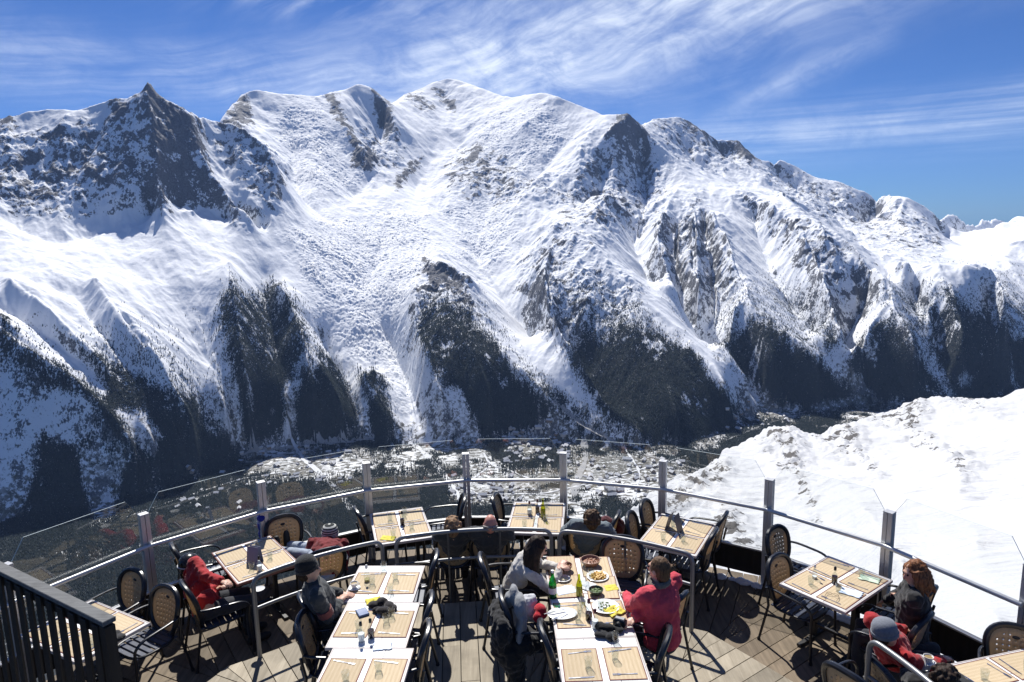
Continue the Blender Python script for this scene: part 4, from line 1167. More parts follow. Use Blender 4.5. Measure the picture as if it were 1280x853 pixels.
# ================================================================= CHAIRS
def superell(t, a, b, e=2.6):
    c, s = math.cos(t), math.sin(t)
    return a*math.copysign(abs(c)**(2/e), c), b*math.copysign(abs(s)**(2/e), s)
BW, BH = .205, .225
def back_pt(x, z, off=0.0):      # local point on the reclined, gently hollow back; x across, z along the back from its centre
    tilt = rad(11); y = -.235 - z*math.sin(tilt) + off - .035*(1-(x/BW)**2)
    return Vector((x*(1+.12*z/BH), y, .655 + z*math.cos(tilt)))
def perforated():
    N = 9; V = []; F = []
    def mp(u, v):
        x = u*math.sqrt(max(0, 1-.5*v*v)); y = v*math.sqrt(max(0, 1-.5*u*u)); k = .72
        return (u*(1-k)+x*k, v*(1-k)+y*k)
    vid = {}
    def vert(u, v):
        key = (round(u, 5), round(v, 5))
        if key not in vid:
            a, b = mp(u, v); vid[key] = len(V); V.append(back_pt(a*BW, b*BH))
        return vid[key]
    h = 1.0/N*2
    for i in range(N):
        for j in range(N):
            u0, v0 = -1+i*h, -1+j*h; u1, v1 = u0+h, v0+h; uc, vc = u0+h/2, v0+h/2
            logo = (abs(uc) < .22 and .45 < vc < .75)
            if 1 <= i < N-1 and 1 <= j < N-1 and not logo and not ((i in (1, N-2)) and (j in (1, N-2))):
                ring = [(u0,v0),(uc,v0),(u1,v0),(u1,vc),(u1,v1),(uc,v1),(u0,v1),(u0,vc)]
                hole = []
                for (a, b) in ring:
                    dx, dy = a-uc, b-vc; L = math.hypot(dx, dy); r = h*.17
                    hole.append((uc+dx/L*r, vc+dy/L*r))
                ro = [vert(*p) for p in ring]; ho = [vert(*p) for p in hole]
                for k in range(8): F.append((ro[k], ro[(k+1) % 8], ho[(k+1) % 8], ho[k]))
            else:
                F.append((vert(u0,v0), vert(uc,v0), vert(u1,v0), vert(u1,vc), vert(u1,v1), vert(uc,v1), vert(u0,v1), vert(u0,vc)))
    b = MB(); b.add(V, F); return b
def make_chair():
    root = empty('terrace_chair', (0,0,0), 0, 'x', 'chair', 'tan backed terrace chairs with black frames')
    p = perforated().build('backrest', MAT['panel'], root, smooth=True)
    md = p.modifiers.new('thick', 'SOLIDIFY'); md.thickness = .006; md.offset = 0
    b = MB(); ring = [back_pt(*superell(2*PI*i/40, BW+.014, BH+.014)) for i in range(40)]
    b.tube(ring, .027, 8, closed=True); b.build('back_rim', MAT['frame'], root, smooth=True)
    b = MB(); cc = back_pt(0, .135, .006); b.ball(cc, (.030, .006, .017), 12, 7); b.build('badge', MAT['frame'], root, smooth=True)
    # seat: slatted shell
    b = MB()
    for k in range(7):
        y = -.20 + k*.066; b.box((0, y, .437 - .004*abs(k-2)), (.43-.012*abs(k-3), .052, .016), bev=.004)
    b.build('seat', MAT['seat'], root)
    b = MB(); rim = [Vector((x, y+.0, .428)) for x, y in [superell(2*PI*i/28, .225, .235, 3.2) for i in range(28)]]
    b.tube(rim, .014, 8, closed=True); b.build('seat_frame', MAT['frame'], root, smooth=True)
    for s in (-1, 1):
        b = MB()
        pts = arc_pts((s*.235, -.235, .66), (s*.275, -.20, .665), (s*.28, -.05, .655), 5) + arc_pts((s*.283, .10, .645), (s*.283, .245, .635), (s*.265, .262, .54), 6)
        b.tube(pts, [.016]*len(pts), 8, flat=.8); b.build('armrest', MAT['frame'], root, smooth=True)
        b = MB(); b.tube([(s*.265, .262, .54), (s*.255, .255, .43), (s*.262, .275, .012)], .014, 8); b.build('leg', MAT['frame'], root, smooth=True)
        b = MB(); b.tube([(s*.215, -.275, .62), (s*.225, -.235, .43), (s*.255, -.315, .012)], .014, 8); b.build('leg', MAT['frame'], root, smooth=True)
        for q in ((s*.262, .275), (s*.255, -.315)):
            b = MB(); b.lathe([(.017, 0), (.019, .008), (.015, .03)], (q[0], q[1], .002), 8); b.build('foot_cap', MAT['rubber'], root, smooth=True)
    return root
MAT['seat'] = mat_plain('dark_slate_seat', (.045,.055,.085), .4, var=.15)
CH = make_chair(); register(CH)
_chair_used = [False]
def chair(px, py, z, face, label):
    """px, py = surveyed centre of the backrest (height .66 above the floor it stands on)"""
    b = at_z(px, py, z+.66); f = rad(face)
    loc = (b.x + .26*math.sin(f), b.y + .26*math.cos(f), z)
    return chair_xy(loc, face, label)
def chair_xy(loc, face, label):
    rz = -rad(face)
    if not _chair_used[0]:
        _chair_used[0] = True; CH.location = loc; CH.rotation_euler = (0,0,rz); CH['label'] = label; return CH
    return copy_tree(CH, loc, rz, label)

# ================================================================= TABLES
def make_table(W, L, label, loc, rz, H=.74, group=None, first=False):
    root = empty('terrace_table', loc, rz, label, 'table', group or 'white topped terrace tables')
    b = MB(); nb = 3
    for k in range(nb):
        w = (W-.012)/nb; b.box((-W/2+.006+w*(k+.5), 0, H-.012), (w-.0025, L-.012, .024), bev=.0025)
    b.build('tabletop', MAT['table'], root)
    b = MB()
    b.box((0, L/2, H-.014), (W+.012, .012, .030), bev=.002); b.box((0, -L/2, H-.014), (W+.012, .012, .030), bev=.002)
    b.box((W/2, 0, H-.014), (.012, L-.012, .030), bev=.002); b.box((-W/2, 0, H-.014), (.012, L-.012, .030), bev=.002)
    b.build('edge_band', MAT['table_edge'] if 'red rimmed' in label else MAT['pale_edge'], root)
    for sx in (-1, 1):
        b = MB(); b.box((sx*(W/2-.14), 0, H/2-.012), (.045, .055, H-.05), bev=.004); b.build('leg', MAT['iron'], root)
        b = MB(); b.box((sx*(W/2-.14), 0, .018), (.05, L*.62, .03), bev=.004); b.build('foot', MAT['iron'], root)
    b = MB(); b.box((0, 0, H-.045), (W-.2, .05, .035)); b.box((0, 0, .16), (W-.30, .03, .03)); b.build('crossbar', MAT['iron'], root)
    return root
MAT['pale_edge'] = mat_plain('pale_table_edge', (.55,.50,.48), .5)
TAB = {}
def ring_table(key, th, label, r=4.52, L=.96, W=.70):
    p = pol(th, r); TAB[key] = (p, -rad(th), .74, W, L)
    return make_table(W, L, label, (p.x, p.y, ZL), -rad(th))
ring_table('T7', -61.5, 'white topped table half hidden behind the dark slatted fence')
ring_table('T1', -38.5, 'white table with the blue grey menu card, red rimmed, on the left of the ring')
ring_table('T2', -15.8, 'white table by the glass, between striped beanie guest and curly haired guest')
ring_table('T3', 6.9, 'white table by the glass at the very middle of the terrace, straight ahead')
ring_table('T4', 29.9, 'white table holding the grey folded menu stand, right of the middle')
ring_table('T5', 53.4, 'white table in front of the red haired woman in black')
ring_table('T6', 76.5, 'white table with the espresso cup in the bottom right corner')
for key, (x, y), lb in [('L1', (-1.365, 6.53), 'white upper deck table with the pile of black gloves, far end of the left row'),
                   ('L2', (-1.325, 5.80), 'white upper deck table with two dark capped cruets, second of the left row'),
                   ('L3', (-1.285, 5.07), 'white upper deck table cut by the frame, near end of the left row'),
                   ('R1', (.655, 6.60), 'white upper deck table crowded with bowls and fries, far end of the right row'),
                   ('R2', (.670, 5.87), 'white upper deck table with the black camera, second of the right row'),
                   ('R3', (.685, 5.14), 'white upper deck table cut by the frame, near end of the right row')]:
    TAB[key] = (Vector((x, y, 0)), rad(1.2) if key[0] == 'R' else rad(-2.5), ZU+.74, .70, .715)
    make_table(.70, .715, lb, (x, y, ZU), TAB[key][1])
def tp(key, u, v, h=0.0):      # point on a table: u across, v along (away from us / outward)
    p, rz, z, W, L = TAB[key]; c, s = math.cos(rz), math.sin(rz)
    return Vector((p.x + u*c - v*s, p.y + u*s + v*c, z + h))

# chairs -----------------------------------------------------------------
for a in [
 (167,740,0,-150,'tan backed chair by the glass, farther of the two behind the fence table'),
 (208,762,0,-150,'tan backed chair right of the fence table, nearer of the two there'),
 (238,754,0,52,'chair on which the helmeted person in red is sitting'),
 (223,703,0,56,'chair by the glass just behind the black helmet'),
 (355,668,0,150,'chair by the glass with a pair of legs resting on its seat'),
 (408,708,0,-28,'chair under the guest in the striped beanie'),
 (385,774,.2,62,'chair under the dark hatted man at the left row'),
 (384,800,.2,86,'empty chair seen edge on, just in front of the dark hatted man'),
 (577,641,0,-95,'chair by the glass right of the table beside the curly haired guest'),
 (568,688,0,-4,'chair under the curly haired guest behind the middle guard rail'),
 (451,657,0,66,'chair seen edge on at the left side of the table right of the striped beanie'),
 (612,690,0,2,'chair under the balding guest behind the middle guard rail'),
 (622,640,0,98,'chair by the glass directly behind the balding guest'),
 (731,677,0,8,'chair under the man in the grey blue pullover'),
 (768,663,0,-70,'dark chair seen edge on, right of the man in the grey blue pullover'),
 (790,665,0,112,'oval backed chair left of the menu stand table, nearer of its pair'),
 (808,649,0,118,'oval backed chair left of the menu stand table, by the glass'),
 (778,698,.2,-165,'broad backed chair at the head of the food table, facing the camera side'),
 (845,772,.2,-50,'chair under the woman in the pink jacket'),
 (828,820,.2,-72,'empty chair in front of the pink jacket chair, cut by the frame bottom'),
 (901,664,0,-58,'chair seen edge on right of the menu stand table, by the glass'),
 (888,686,0,-60,'chair seen edge on right of the menu stand table, casting the nearer dotted shadow'),
 (971,684,0,141,'chair left of the red haired woman\'s table, by the glass'),
 (973,722,0,141,'chair left of the red haired woman\'s table, nearer of its pair'),
 (1156,762,0,-40,'chair under the red haired woman in black'),
 (1150,797,0,-40,'empty chair right behind the grey beanie'),
 (1269,816,0,-150,'chair at the right frame edge beside the last railing post'),
 (541,718,.2,-92,'edge on chair right of the left row, farthest of three'),
 (534,775,.2,-92,'edge on chair right of the left row, second of three'),
 (530,814,.2,-92,'edge on chair right of the left row, nearest of three'),
 (607,722,.2,84,'chair under the woman in the white sweater'),
 (634,772,.2,84,'chair buried under the dark coat and the grey coat'),
 (684,814,.2,84,'edge on chair left of the food row, in front of the coats')]:
    chair(*a)
chair_xy(tuple(pol(72, 3.72, ZL)), 85, 'chair under the grey beanie guest in the bottom right corner')
chair_xy((2.78, 4.92, ZU), 60, 'chair whose black rim just shows at the frame bottom left of the grey beanie')
chair_xy(tuple(pol(84, 4.05, ZL)), 95, 'brown rimmed chair at the frame bottom under the espresso table')
# ================================================================= PEOPLE
TEX = bpy.data.textures.new('folds', 'CLOUDS'); TEX.noise_scale = .11; TEX.noise_depth = 2
TEXM = bpy.data.textures.new('creases', 'CLOUDS'); TEXM.noise_scale = .045; TEXM.noise_depth = 2
TEXF = bpy.data.textures.new('locks', 'CLOUDS'); TEXF.noise_scale = .028; TEXF.noise_depth = 1
def blob(mb, name, mat, parent, vox=.011, smooth=4, disp=0.0, tex=None):
    o = mb.build(name, mat, parent, smooth=True, angle=None)
    r = o.modifiers.new('skin', 'REMESH'); r.mode = 'VOXEL'; r.voxel_size = vox; r.use_smooth_shade = True
    if smooth: s = o.modifiers.new('smooth', 'SMOOTH'); s.factor = .5; s.iterations = smooth
    if disp:
        d = o.modifiers.new('folds', 'DISPLACE'); d.texture = tex or TEX; d.strength = disp; d.mid_level = .5; d.texture_coords = 'LOCAL'
        if disp > .018 and vox > .010:
            d = o.modifiers.new('creases', 'DISPLACE'); d.texture = TEXM; d.strength = disp*.75; d.mid_level = .5; d.texture_coords = 'LOCAL'
    return o
def mat_hair(name, c1, c2):
    n = NT(name); v = n.coord('Object')
    f = n.noise(n.mapping(v, scale=(70, 70, 9)), 1.0, 4, .6, .5)
    return n.done(n.bsdf(n.mix(n.ramp(f, .35, .65), c1, c2), .6, normal=n.bump(f, .8, .006), spec=.2))
HAIR = {'darkbrown': mat_hair('dark_brown_hair', (.012,.008,.006), (.05,.03,.02)), 'brown': mat_hair('brown_hair', (.05,.028,.015), (.17,.10,.055)),
        'sandy': mat_hair('sandy_hair', (.16,.09,.045), (.36,.22,.12)), 'red': mat_hair('reddish_hair', (.07,.025,.012), (.33,.14,.06)), 'grey': mat_hair('grey_hair', (.12,.11,.10), (.35,.33,.31))}
SKIN = mat_plain('skin', (.55,.33,.24), .5, 0, .4, var=.08, scale=20, Subsurface_Weight=.12); SKINR = mat_plain('flushed_skin', (.55,.25,.19), .5, 0, .4, var=.1, scale=20, Subsurface_Weight=.12)
EYEM = mat_plain('eye_dark', (.02,.015,.012), .15)
def ik(a, c, l1, l2, pole):
    d = c - a; L = min(d.length, (l1+l2)*.985); d.normalize(); c = a + d*L
    x = (l1*l1 - l2*l2 + L*L)/(2*L); h = math.sqrt(max(0, l1*l1-x*x))
    p = pole - d*pole.dot(d); p.normalize()
    return a + d*x + p*h, c
def person(label, seat, face, head, top, legs=None, hands=None, hair='brown', style='short', hat=None, look=None, collar=None, puffy=1.0,
           trousers=None, body=None, headyaw=0.0, headpitch=0.0, stripe=None, shift=(0,0), skin=None, zs=.455, under=None):
    bx, by, bz = seat; b = at_z(bx, by, bz+.66); f = rad(face)
    rx, ry = b.x + (.24+shift[1])*math.sin(f) + shift[0]*math.cos(f), b.y + (.24+shift[1])*math.cos(f) - shift[0]*math.sin(f)
    if under is not None:      # sits upright: hips placed under the head, leaning forward by `under` metres
        hh = at_z(head[0], head[1], bz+zs+.10+math.sqrt(.665**2-under**2)); rx, ry = hh.x - (under-.08)*math.sin(f), hh.y - (under-.08)*math.cos(f)
    root = empty('person', (rx, ry, bz), -f, label, 'person')
    inv = (Matrix.Translation((rx, ry, bz)) @ Matrix.Rotation(-f, 4, 'Z')).inverted()
    P = Vector((0, -.08, zs+.10)); 
    best = None
    for i in range(120):
        z = bz + .7 + i*.008; h = inv @ at_z(head[0], head[1], z); e = abs((h-P).length - .665)
        if best is None or e < best[0]: best = (e, h)
    Hc = best[1]; ax = (Hc-P).normalized()
    neck = P + ax*.52; chest = P + ax*.33
    side = Vector((1,0,0)); side = (side - ax*side.dot(ax)).normalized(); fwd = ax.cross(side)*-1
    if fwd.y < 0: fwd = -fwd
    R3 = Matrix((side, fwd, ax)).transposed()
    skin = skin or SKIN
    HR = Matrix.Rotation(rad(headyaw), 3, 'Z') @ Matrix.Rotation(rad(headpitch), 3, 'X')
    def hp(x, y, z): return Hc + HR @ Vector((x, y, z))
    sh = [neck + side*s*.175*puffy - ax*.035 for s in (-1, 1)]
    # arms
    hands = hands or [(-.20, .30, zs+.16), (.20, .30, zs+.16)]
    arm = []
    for s, a, t in ((-1, sh[0], hands[0]), (1, sh[1], hands[1])):
        if len(t) == 4: t = inv @ at_z(t[0], t[1], t[2])
        e, w = ik(a, Vector(t), .28, .25, Vector((s*.8, -.45, -.75)))
        arm.append((a, e, w))
    legs = legs or [((-.10, .36, zs+.06), (-.11, .36, .09)), ((.10, .36, zs+.06), (.11, .33, .09))]
    lg = []
    for s, (k, a) in zip((-1, 1), legs):
        k = Vector(k) if len(k) == 3 else inv @ at_z(*k[:3]); a = Vector(a) if len(a) == 3 else inv @ at_z(*a[:3])
        lg.append((Vector((s*.09, -.04, zs+.10)), k, a))
    # --- body: one continuous figure
    m = MB()
    m.ball(Hc + HR @ Vector((0,-.008,.012)), (.073, .092, .105), rot=HR); m.ball(hp(0, .038, -.058), (.048, .045, .052), rot=HR); m.ball(hp(0,.03,-.02), (.058,.058,.07), rot=HR)
    m.tube([hp(0,.088,.012), hp(0,.108,-.022), hp(0,.092,-.035)], [.008,.014,.010], 8)
    m.ball(hp(0, .082, -.062), (.022,.010,.008), rot=HR); m.ball(hp(0, .085, .032), (.045,.010,.010), rot=HR)
    for s in (-1, 1): m.ball(hp(s*.078, -.005, -.008), (.010,.020,.030), rot=HR)
    m.tube([neck - ax*.03, neck + ax*.05, hp(0,-.01,-.05)], [.062,.052,.05], 12)
    m.ball(chest, (.145,.095,.19), rot=R3); m.ball(P, (.15,.11,.12), rot=R3); m.tube([P, chest, neck], [.12,.12,.07], 12)
    for (a, e, w) in arm:
        m.tube([a, (a+e)/2, e, (e+w)/2, w], [.048,.044,.036,.034,.025], 10)
        m.tube([neck-ax*.05, a], [.06,.05], 10)
        d = (w-e).normalized(); lat = d.cross(Vector((0,0,1))); lat = lat.normalized() if lat.length > .05 else Vector((1,0,0)); nn = lat.cross(d)
        Rm = Matrix((lat, d, nn)).transposed()
        m.ball(w + d*.045, (.038,.05,.017), rot=Rm, seg=10, rings=7)
        sgn = 1 if lat.dot(Vector((1,0,0)))*(1 if a is sh[0] else -1) > 0 else -1
        for j, (o, L) in enumerate(((-.030,.060),(-.010,.072),(.010,.068),(.029,.052))):
            q0 = w + d*.075 + lat*o; q1 = q0 + d*L*.5 + lat*o*.15 - nn*.004; q2 = q1 + d*L*.28 - nn*.020; q3 = q2 + d*L*.10 - nn*.022
            m.tube([q0 - d*.02, q0, q1, q2, q3], [.0095,.0095,.009,.008,.007], 7)
        q0 = w + d*.02 + lat*sgn*.03; m.tube([q0, q0+lat*sgn*.022+d*.025, q0+lat*sgn*.026+d*.055-nn*.012], [.012,.0105,.008], 7)
    for (h, k, a) in lg: m.tube([h, (h+k)/2, k, (k*2+a)/3, a], [.078,.07,.052,.052,.035], 10)
    blob(m, 'body', skin, root, .0095, 2)
    for s in (-1, 1):
        e = MB(); e.ball(hp(s*.031, .083, .013), .0105, 10, 7); e.build('eye', EYEM, root, smooth=True)
    # --- jacket
    m = MB(); k = puffy
    m.tube([P - ax*.03, P + ax*.10, chest, neck - ax*.07], [.135*k,.13*k,.145*k,.115], 16, flat=1.0)
    m.ball(P + ax*.02, (.175*k,.135*k,.12), rot=R3); m.ball(P + ax*.20, (.165*k,.122*k,.17), rot=R3); m.ball(chest + ax*.03, (.19*k,.128*k,.17), rot=R3)
    m.tube([neck - ax*.06, neck + ax*.035], [.088, .070], 14)
    for (a, e, w) in arm:
        m.ball(a, .072*k); m.tube([neck - ax*.07, a], [.085*k,.068*k], 12)
        m.tube([a, (a+e)/2, e, (e+w)/2, w + (w-e).normalized()*.005], [.066*k,.062*k,.055*k,.05*k,.040*k], 12)
    jk = blob(m, 'jacket' if puffy > .97 else 'sweater', top, root, .013, 5, .030*min(k, 1.1))
    if collar is not None:
        m = MB(); ring = []
        for i in range(16):
            t = 2*PI*i/16; ring.append(neck + ax*(.035+.012*math.cos(t)) + side*.085*math.cos(t) + fwd*.08*math.sin(t))
        m.tube(ring, .030, 8, closed=True); blob(m, 'collar', collar, root, .010, 2, .012)
    if stripe is not None:
        for (a, e, w) in arm:
            m = MB(); c0 = a*.45+e*.55; c1 = a*.2+e*.8; m.tube([c0, c1], .069*k, 14); m.build('sleeve_stripe', stripe, root, smooth=True)
    # --- trousers and shoes
    m = MB(); m.ball(P - Vector((0,0,.04)), (.165,.135,.09))
    for (h, kk, a) in lg: m.tube([h, (h+kk)/2, kk, (kk*2+a)/3, a], [.092,.084,.066,.068,.058], 12)
    blob(m, 'trousers', trousers or MAT_TR, root, .013, 4, .015)
    for (h, kk, a) in lg:
        m = MB(); d = (a-kk).normalized()
        toe = Vector((0, 1, 0)) if abs(d.z) > .6 else Vector((0, 0, 1)); hl = a + d*.045
        m.tube([hl - toe*.05, hl + toe*.06, hl + toe*.15, hl + toe*.20], [.042,.045,.042,.026], 10); m.tube([a, hl], [.045,.045], 10)
        blob(m, 'shoe', MAT['rubber'], root, .011, 2)
    # --- hair
    hm = HAIR[hair]; m = MB()
    if style != 'none':
        if style == 'bald':
            m.tube([hp(.078*math.cos(t), -.02-.082*math.sin(t), -.015) for t in [PI*i/10 for i in range(11)]], .016, 8)
            blob(m, 'hair', hm, root, .008, 1, .006, TEXF)
        else:
            m.ball(hp(0,-.022,.026), (.085,.098,.105), rot=HR)
            m.ball(hp(0,-.048,-.020), (.076,.066,.090), rot=HR)
            rs = random.Random(hash(label) % 1000)
            if style == 'long':
                for i in range(26):
                    t = PI*(-.12+1.24*i/25); x, y = math.cos(t)*.082, -.015-.078*math.sin(t)
                    p0 = hp(x*.9, y*.9, .04); p1 = hp(x*1.05, y*1.05, -.06); L = .26+.12*rs.random()
                    p2 = p1 + Vector((0,-.01,-.10)); p3 = p1 + Vector((.012*rs.uniform(-1,1), .03*(1 if x*1 > 0 else -1)*abs(x)/.08, -L))
                    m.tube([p0, p1, p2, p3], [.026,.030,.030,.012], 7)
                blob(m, 'hair', hm, root, .009, 2, .014, TEXF)
            elif style == 'loose':
                for i in range(34):
                    t = PI*(-.18+1.36*i/33); x, y = math.cos(t)*.090, -.015-.085*math.sin(t)
                    p0 = hp(x*.85, y*.85, .055); p1 = hp(x*1.2+rs.uniform(-.01,.01), y*1.2, -.03); p2 = hp(x*1.35+rs.uniform(-.03,.03), y*1.25+rs.uniform(-.02,.02), -.13-.06*rs.random())
                    m.tube([p0, p1, p2], [.028,.027,.012], 7)
                blob(m, 'hair', hm, root, .009, 1, .02, TEXF)
            elif style == 'bun':
                m.ball(hp(.035,-.105,.035), (.040,.036,.038)); 
                for i in range(9): m.tube([hp(.035,-.10,.04), hp(.035+rs.uniform(-.06,.06), -.13-.03*rs.random(), .05+rs.uniform(-.05,.06))], [.014,.004], 6)
                blob(m, 'hair', hm, root, .007, 1, .010, TEXF)
            elif style == 'curly':
                for i in range(60):
                    u, v = rs.random()*2*PI, math.acos(rs.uniform(-.5, 1)); x, y, z = math.sin(v)*math.cos(u), math.sin(v)*math.sin(u), math.cos(v)
                    if y > .45 and z < .5: continue
                    m.ball(hp(x*.092, y*.100-.018, z*.105+.018), .022, 8, 6)
                blob(m, 'hair', hm, root, .007, 0, .008, TEXF)
            else:
                blob(m, 'hair', hm, root, .008, 1, .010, TEXF)
    if hat:
        hat(root, Hc, HR, hp)
    return root
MAT_TR = mat_cloth('dark_trousers', (.030,.032,.040), 12)
def beanie(mat_a, mat_b, cuff=True):
    def f(root, Hc, HR, hp):
        M4 = Matrix.Translation(Hc) @ HR.to_4x4() @ Matrix.Rotation(rad(10), 4, 'X')
        b = MB(); prof = [(.100,.012),(.104,.05),(.100,.085),(.085,.118),(.055,.138),(.022,.147),(.004,.149)]
        b.lathe(prof, (0,-.012,0), 24, M4, cap0=False); o = b.build('beanie', mat_a, root, smooth=True, angle=None)
        if cuff:
            b = MB(); b.lathe([(.102,.002),(.109,.008),(.110,.038),(.104,.044)], (0,-.012,0), 24, M4, cap0=False, cap1=False); c = b.build('cuff', mat_b, root, smooth=True)
    return f
def mat_stripes():
    n = NT('striped_knit'); v = n.coord('Object')
    s = n.n('ShaderNodeSeparateXYZ'); n.l(v, s.inputs[0])
    w = n.math('FRACT', n.math('MULTIPLY', s.outputs[2], 34.0))
    c = n.mix(n.math('GREATER_THAN', w, .52), (.60,.60,.55), (.05,.055,.055))
    k = n.noise(v, 160, 2, .5)
    return n.done(n.bsdf(c, .9, normal=n.bump(k, .5, .003), spec=.2))
def helmet(root, Hc, HR, hp):
    M4 = Matrix.Translation(Hc) @ HR.to_4x4()
    b = MB(); b.lathe([(.098,-.055),(.110,-.01),(.116,.04),(.108,.09),(.080,.128),(.042,.148),(.006,.154)], (0,-.014,0), 26, M4, cap0=False); b.build('helmet', MAT['helmet'], root, smooth=True, angle=None)
    ring = [hp(.114*math.cos(t), -.014+.116*math.sin(t), .030+.01*math.sin(t)) for t in [2*PI*i/28 for i in range(28)]]
    b = MB(); b.tube(ring, .012, 6, closed=True, flat=.5); b.build('goggle_strap', MAT['strap'], root, smooth=True)
    b = MB(); b.ball(hp(0,.100,.035), (.085,.028,.042), rot=HR); b.build('goggles', MAT['goggle'], root, smooth=True)
MAT['helmet'] = mat_plain('black_helmet', (.015,.015,.017), .22); MAT['strap'] = mat_plain('white_strap', (.55,.55,.56), .6); MAT['goggle'] = mat_plain('goggle_lens', (.05,.04,.05), .08, .3)
M_RED = mat_cloth('red_jacket_cloth', (.42,.018,.022), 10); M_DRED = mat_cloth('dark_red_jacket', (.20,.015,.018), 10)
M_PINK = mat_cloth('coral_pink_jacket', (.68,.075,.105), 8, bump=.7, sheen=.1); M_WHITE = mat_cloth('white_sweater_knit', (.66,.63,.58), 14, bump=.5)
M_BLACK = mat_cloth('black_coat_cloth', (.018,.018,.019), 9); M_GREYB = mat_cloth('grey_blue_pullover', (.17,.21,.235), 10); M_DGREY = mat_cloth('dark_grey_jacket', (.055,.06,.062), 10)
M_GREY = mat_cloth('grey_coat_cloth', (.30,.31,.32), 9); M_FUR = mat_cloth('grey_brown_fur_collar', (.20,.17,.14), 30, bump=1.0); M_JEAN = mat_cloth('pale_jeans', (.42,.48,.58), 16)
M_KNITG = mat_cloth('heather_grey_knit', (.20,.215,.25), 60, bump=.6, dist=.004)
person('person in a red jacket and black helmet slumped in a chair at the left', (238,754,0), 52, (238,708), M_RED, hands=[(290,733,.80,1), (303,744,.80,1)], hat=helmet, style='none', puffy=1.12, collar=M_RED, headpitch=-5)
person('person in a striped beanie with pale jeans stretched over another chair', (408,708,0), -34, (412,668), M_DRED, hat=beanie(mat_stripes(), mat_cloth('pale_knit_cuff', (.5,.5,.46), 60)), hair='brown', trousers=M_JEAN,
       legs=[((390,694,.62,1),(350,689,.54,1)), ((398,686,.62,1),(362,682,.54,1))], hands=[(-.22,.24,.60),(.22,.24,.60)], puffy=1.05, shift=(0,-.04))
person('person with dark woollen hat and dark grey jacket at the left row', (385,774,.2), 66, (386,712), M_DGREY, hat=beanie(mat_cloth('black_knit', (.02,.02,.02), 60), mat_cloth('black_knit_cuff', (.025,.022,.02), 60)), hair='darkbrown', hands=[(428,742,.97,1), (425,752,.97,1)],
       stripe=mat_cloth('muted_red_band', (.22,.07,.06), 12), puffy=1.1, headyaw=-10)
person('curly sandy haired person behind the middle guard rail', (568,688,0), -4, (566,659), M_DGREY, hair='sandy', style='curly', headpitch=-8)
person('balding person with grey fringe and flushed scalp behind the middle guard rail', (612,690,0), 2, (613,656), M_DGREY, hair='grey', style='bald', headpitch=-14, skin=SKINR, puffy=1.12)
person('brown haired person in a grey blue pullover looking at the mountains', (731,677,0), 8, (740,650), M_GREYB, hair='brown', style='curly', puffy=1.1, hands=[(-.34,.10,.60),(.34,.10,.60)])
person('woman with long dark hair in a white sweater eating at the food table', (607,722,.2), 84, (672,685), M_WHITE, hair='darkbrown', style='long', hands=[(697,708,1.03,1), (700,712,1.02,1)], headpitch=-26, puffy=.95, shift=(0,.14))
person('woman in a coral pink jacket with fur collar and brown hair in a bun', (845,772,.2), -38, (823,712), M_PINK, hair='brown', style='bun', collar=M_FUR, hands=[(783,745,1.0,1), (790,775,1.0,1)], puffy=1.18, headyaw=8, under=.06)
person('woman in a black coat with loose reddish hair by the glass', (1156,762,0), -62, (1143,716), M_BLACK, hair='red', style='loose', hands=[(1108,741,.62,1), (1105,752,.62,1)], puffy=1.08, headyaw=30, headpitch=-14, under=.02)
person('person in a grey beanie and red jacket at the bottom right', (1094,806,0), 88, (1108,793), M_RED, hat=beanie(M_KNITG, M_KNITG), hair='darkbrown', stripe=mat_cloth('white_sleeve_band', (.6,.6,.6), 12), puffy=1.08, shift=(0,.03))
person('dark curly haired person whose head just enters at the frame bottom', (1178,880,0), 20, (1181,850), M_BLACK, hair='darkbrown', style='curly')

# ---- coats thrown over a chair
def coat(name, mat, label, balls, disp=.05, cat='coat', vox=.012):
    m = MB()
    for (px, py, z, r) in balls: m.ball(at_z(px, py, z), r)
    o = blob(m, name, mat, None, vox, 6, disp); return tag(o, label, cat)
coat('coat', M_BLACK, 'dark coat thrown over the chair in front of the white sweater', [(622,765,.95,(.09,.17,.10)),(628,785,.88,(.10,.20,.16)),(626,800,.74,(.10,.18,.18)),(640,815,.62,(.14,.18,.18)),(655,800,.72,(.16,.20,.10)),(645,835,.42,(.10,.15,.2))])
coat('coat', M_GREY, 'grey coat with pale lining lying over the dark coat', [(642,744,1.10,(.045,.10,.10)),(650,758,1.04,(.06,.14,.11)),(653,774,.92,(.045,.14,.16)),(649,795,.78,(.04,.13,.16)),(644,815,.60,(.04,.12,.15)),(636,750,1.05,(.05,.06,.08))], .02)
coat('jacket', mat_cloth('pale_jacket_cloth', (.62,.63,.66), 12), 'pale crumpled jacket lying beside the red hat', [(660,752,.94,(.09,.09,.07)),(664,765,.86,(.08,.09,.07))], .04, 'jacket')
coat('hat', mat_cloth('bright_red_knit', (.55,.015,.03), 40), 'bright red knitted hat lying on the pale jacket at the table edge', [(675,762,.93,(.065,.065,.055)),(672,772,.89,(.05,.05,.05)),(679,768,.90,(.04,.04,.04))], .02, 'hat', .008)
coat('bag', mat_cloth('maroon_bag_cloth', (.09,.012,.02), 12), 'maroon bag on the dark chair right of the grey blue pullover', [(757,657,.70,(.13,.10,.12)),(765,662,.62,(.15,.12,.12)),(772,660,.60,(.10,.10,.14))], .03, 'bag')
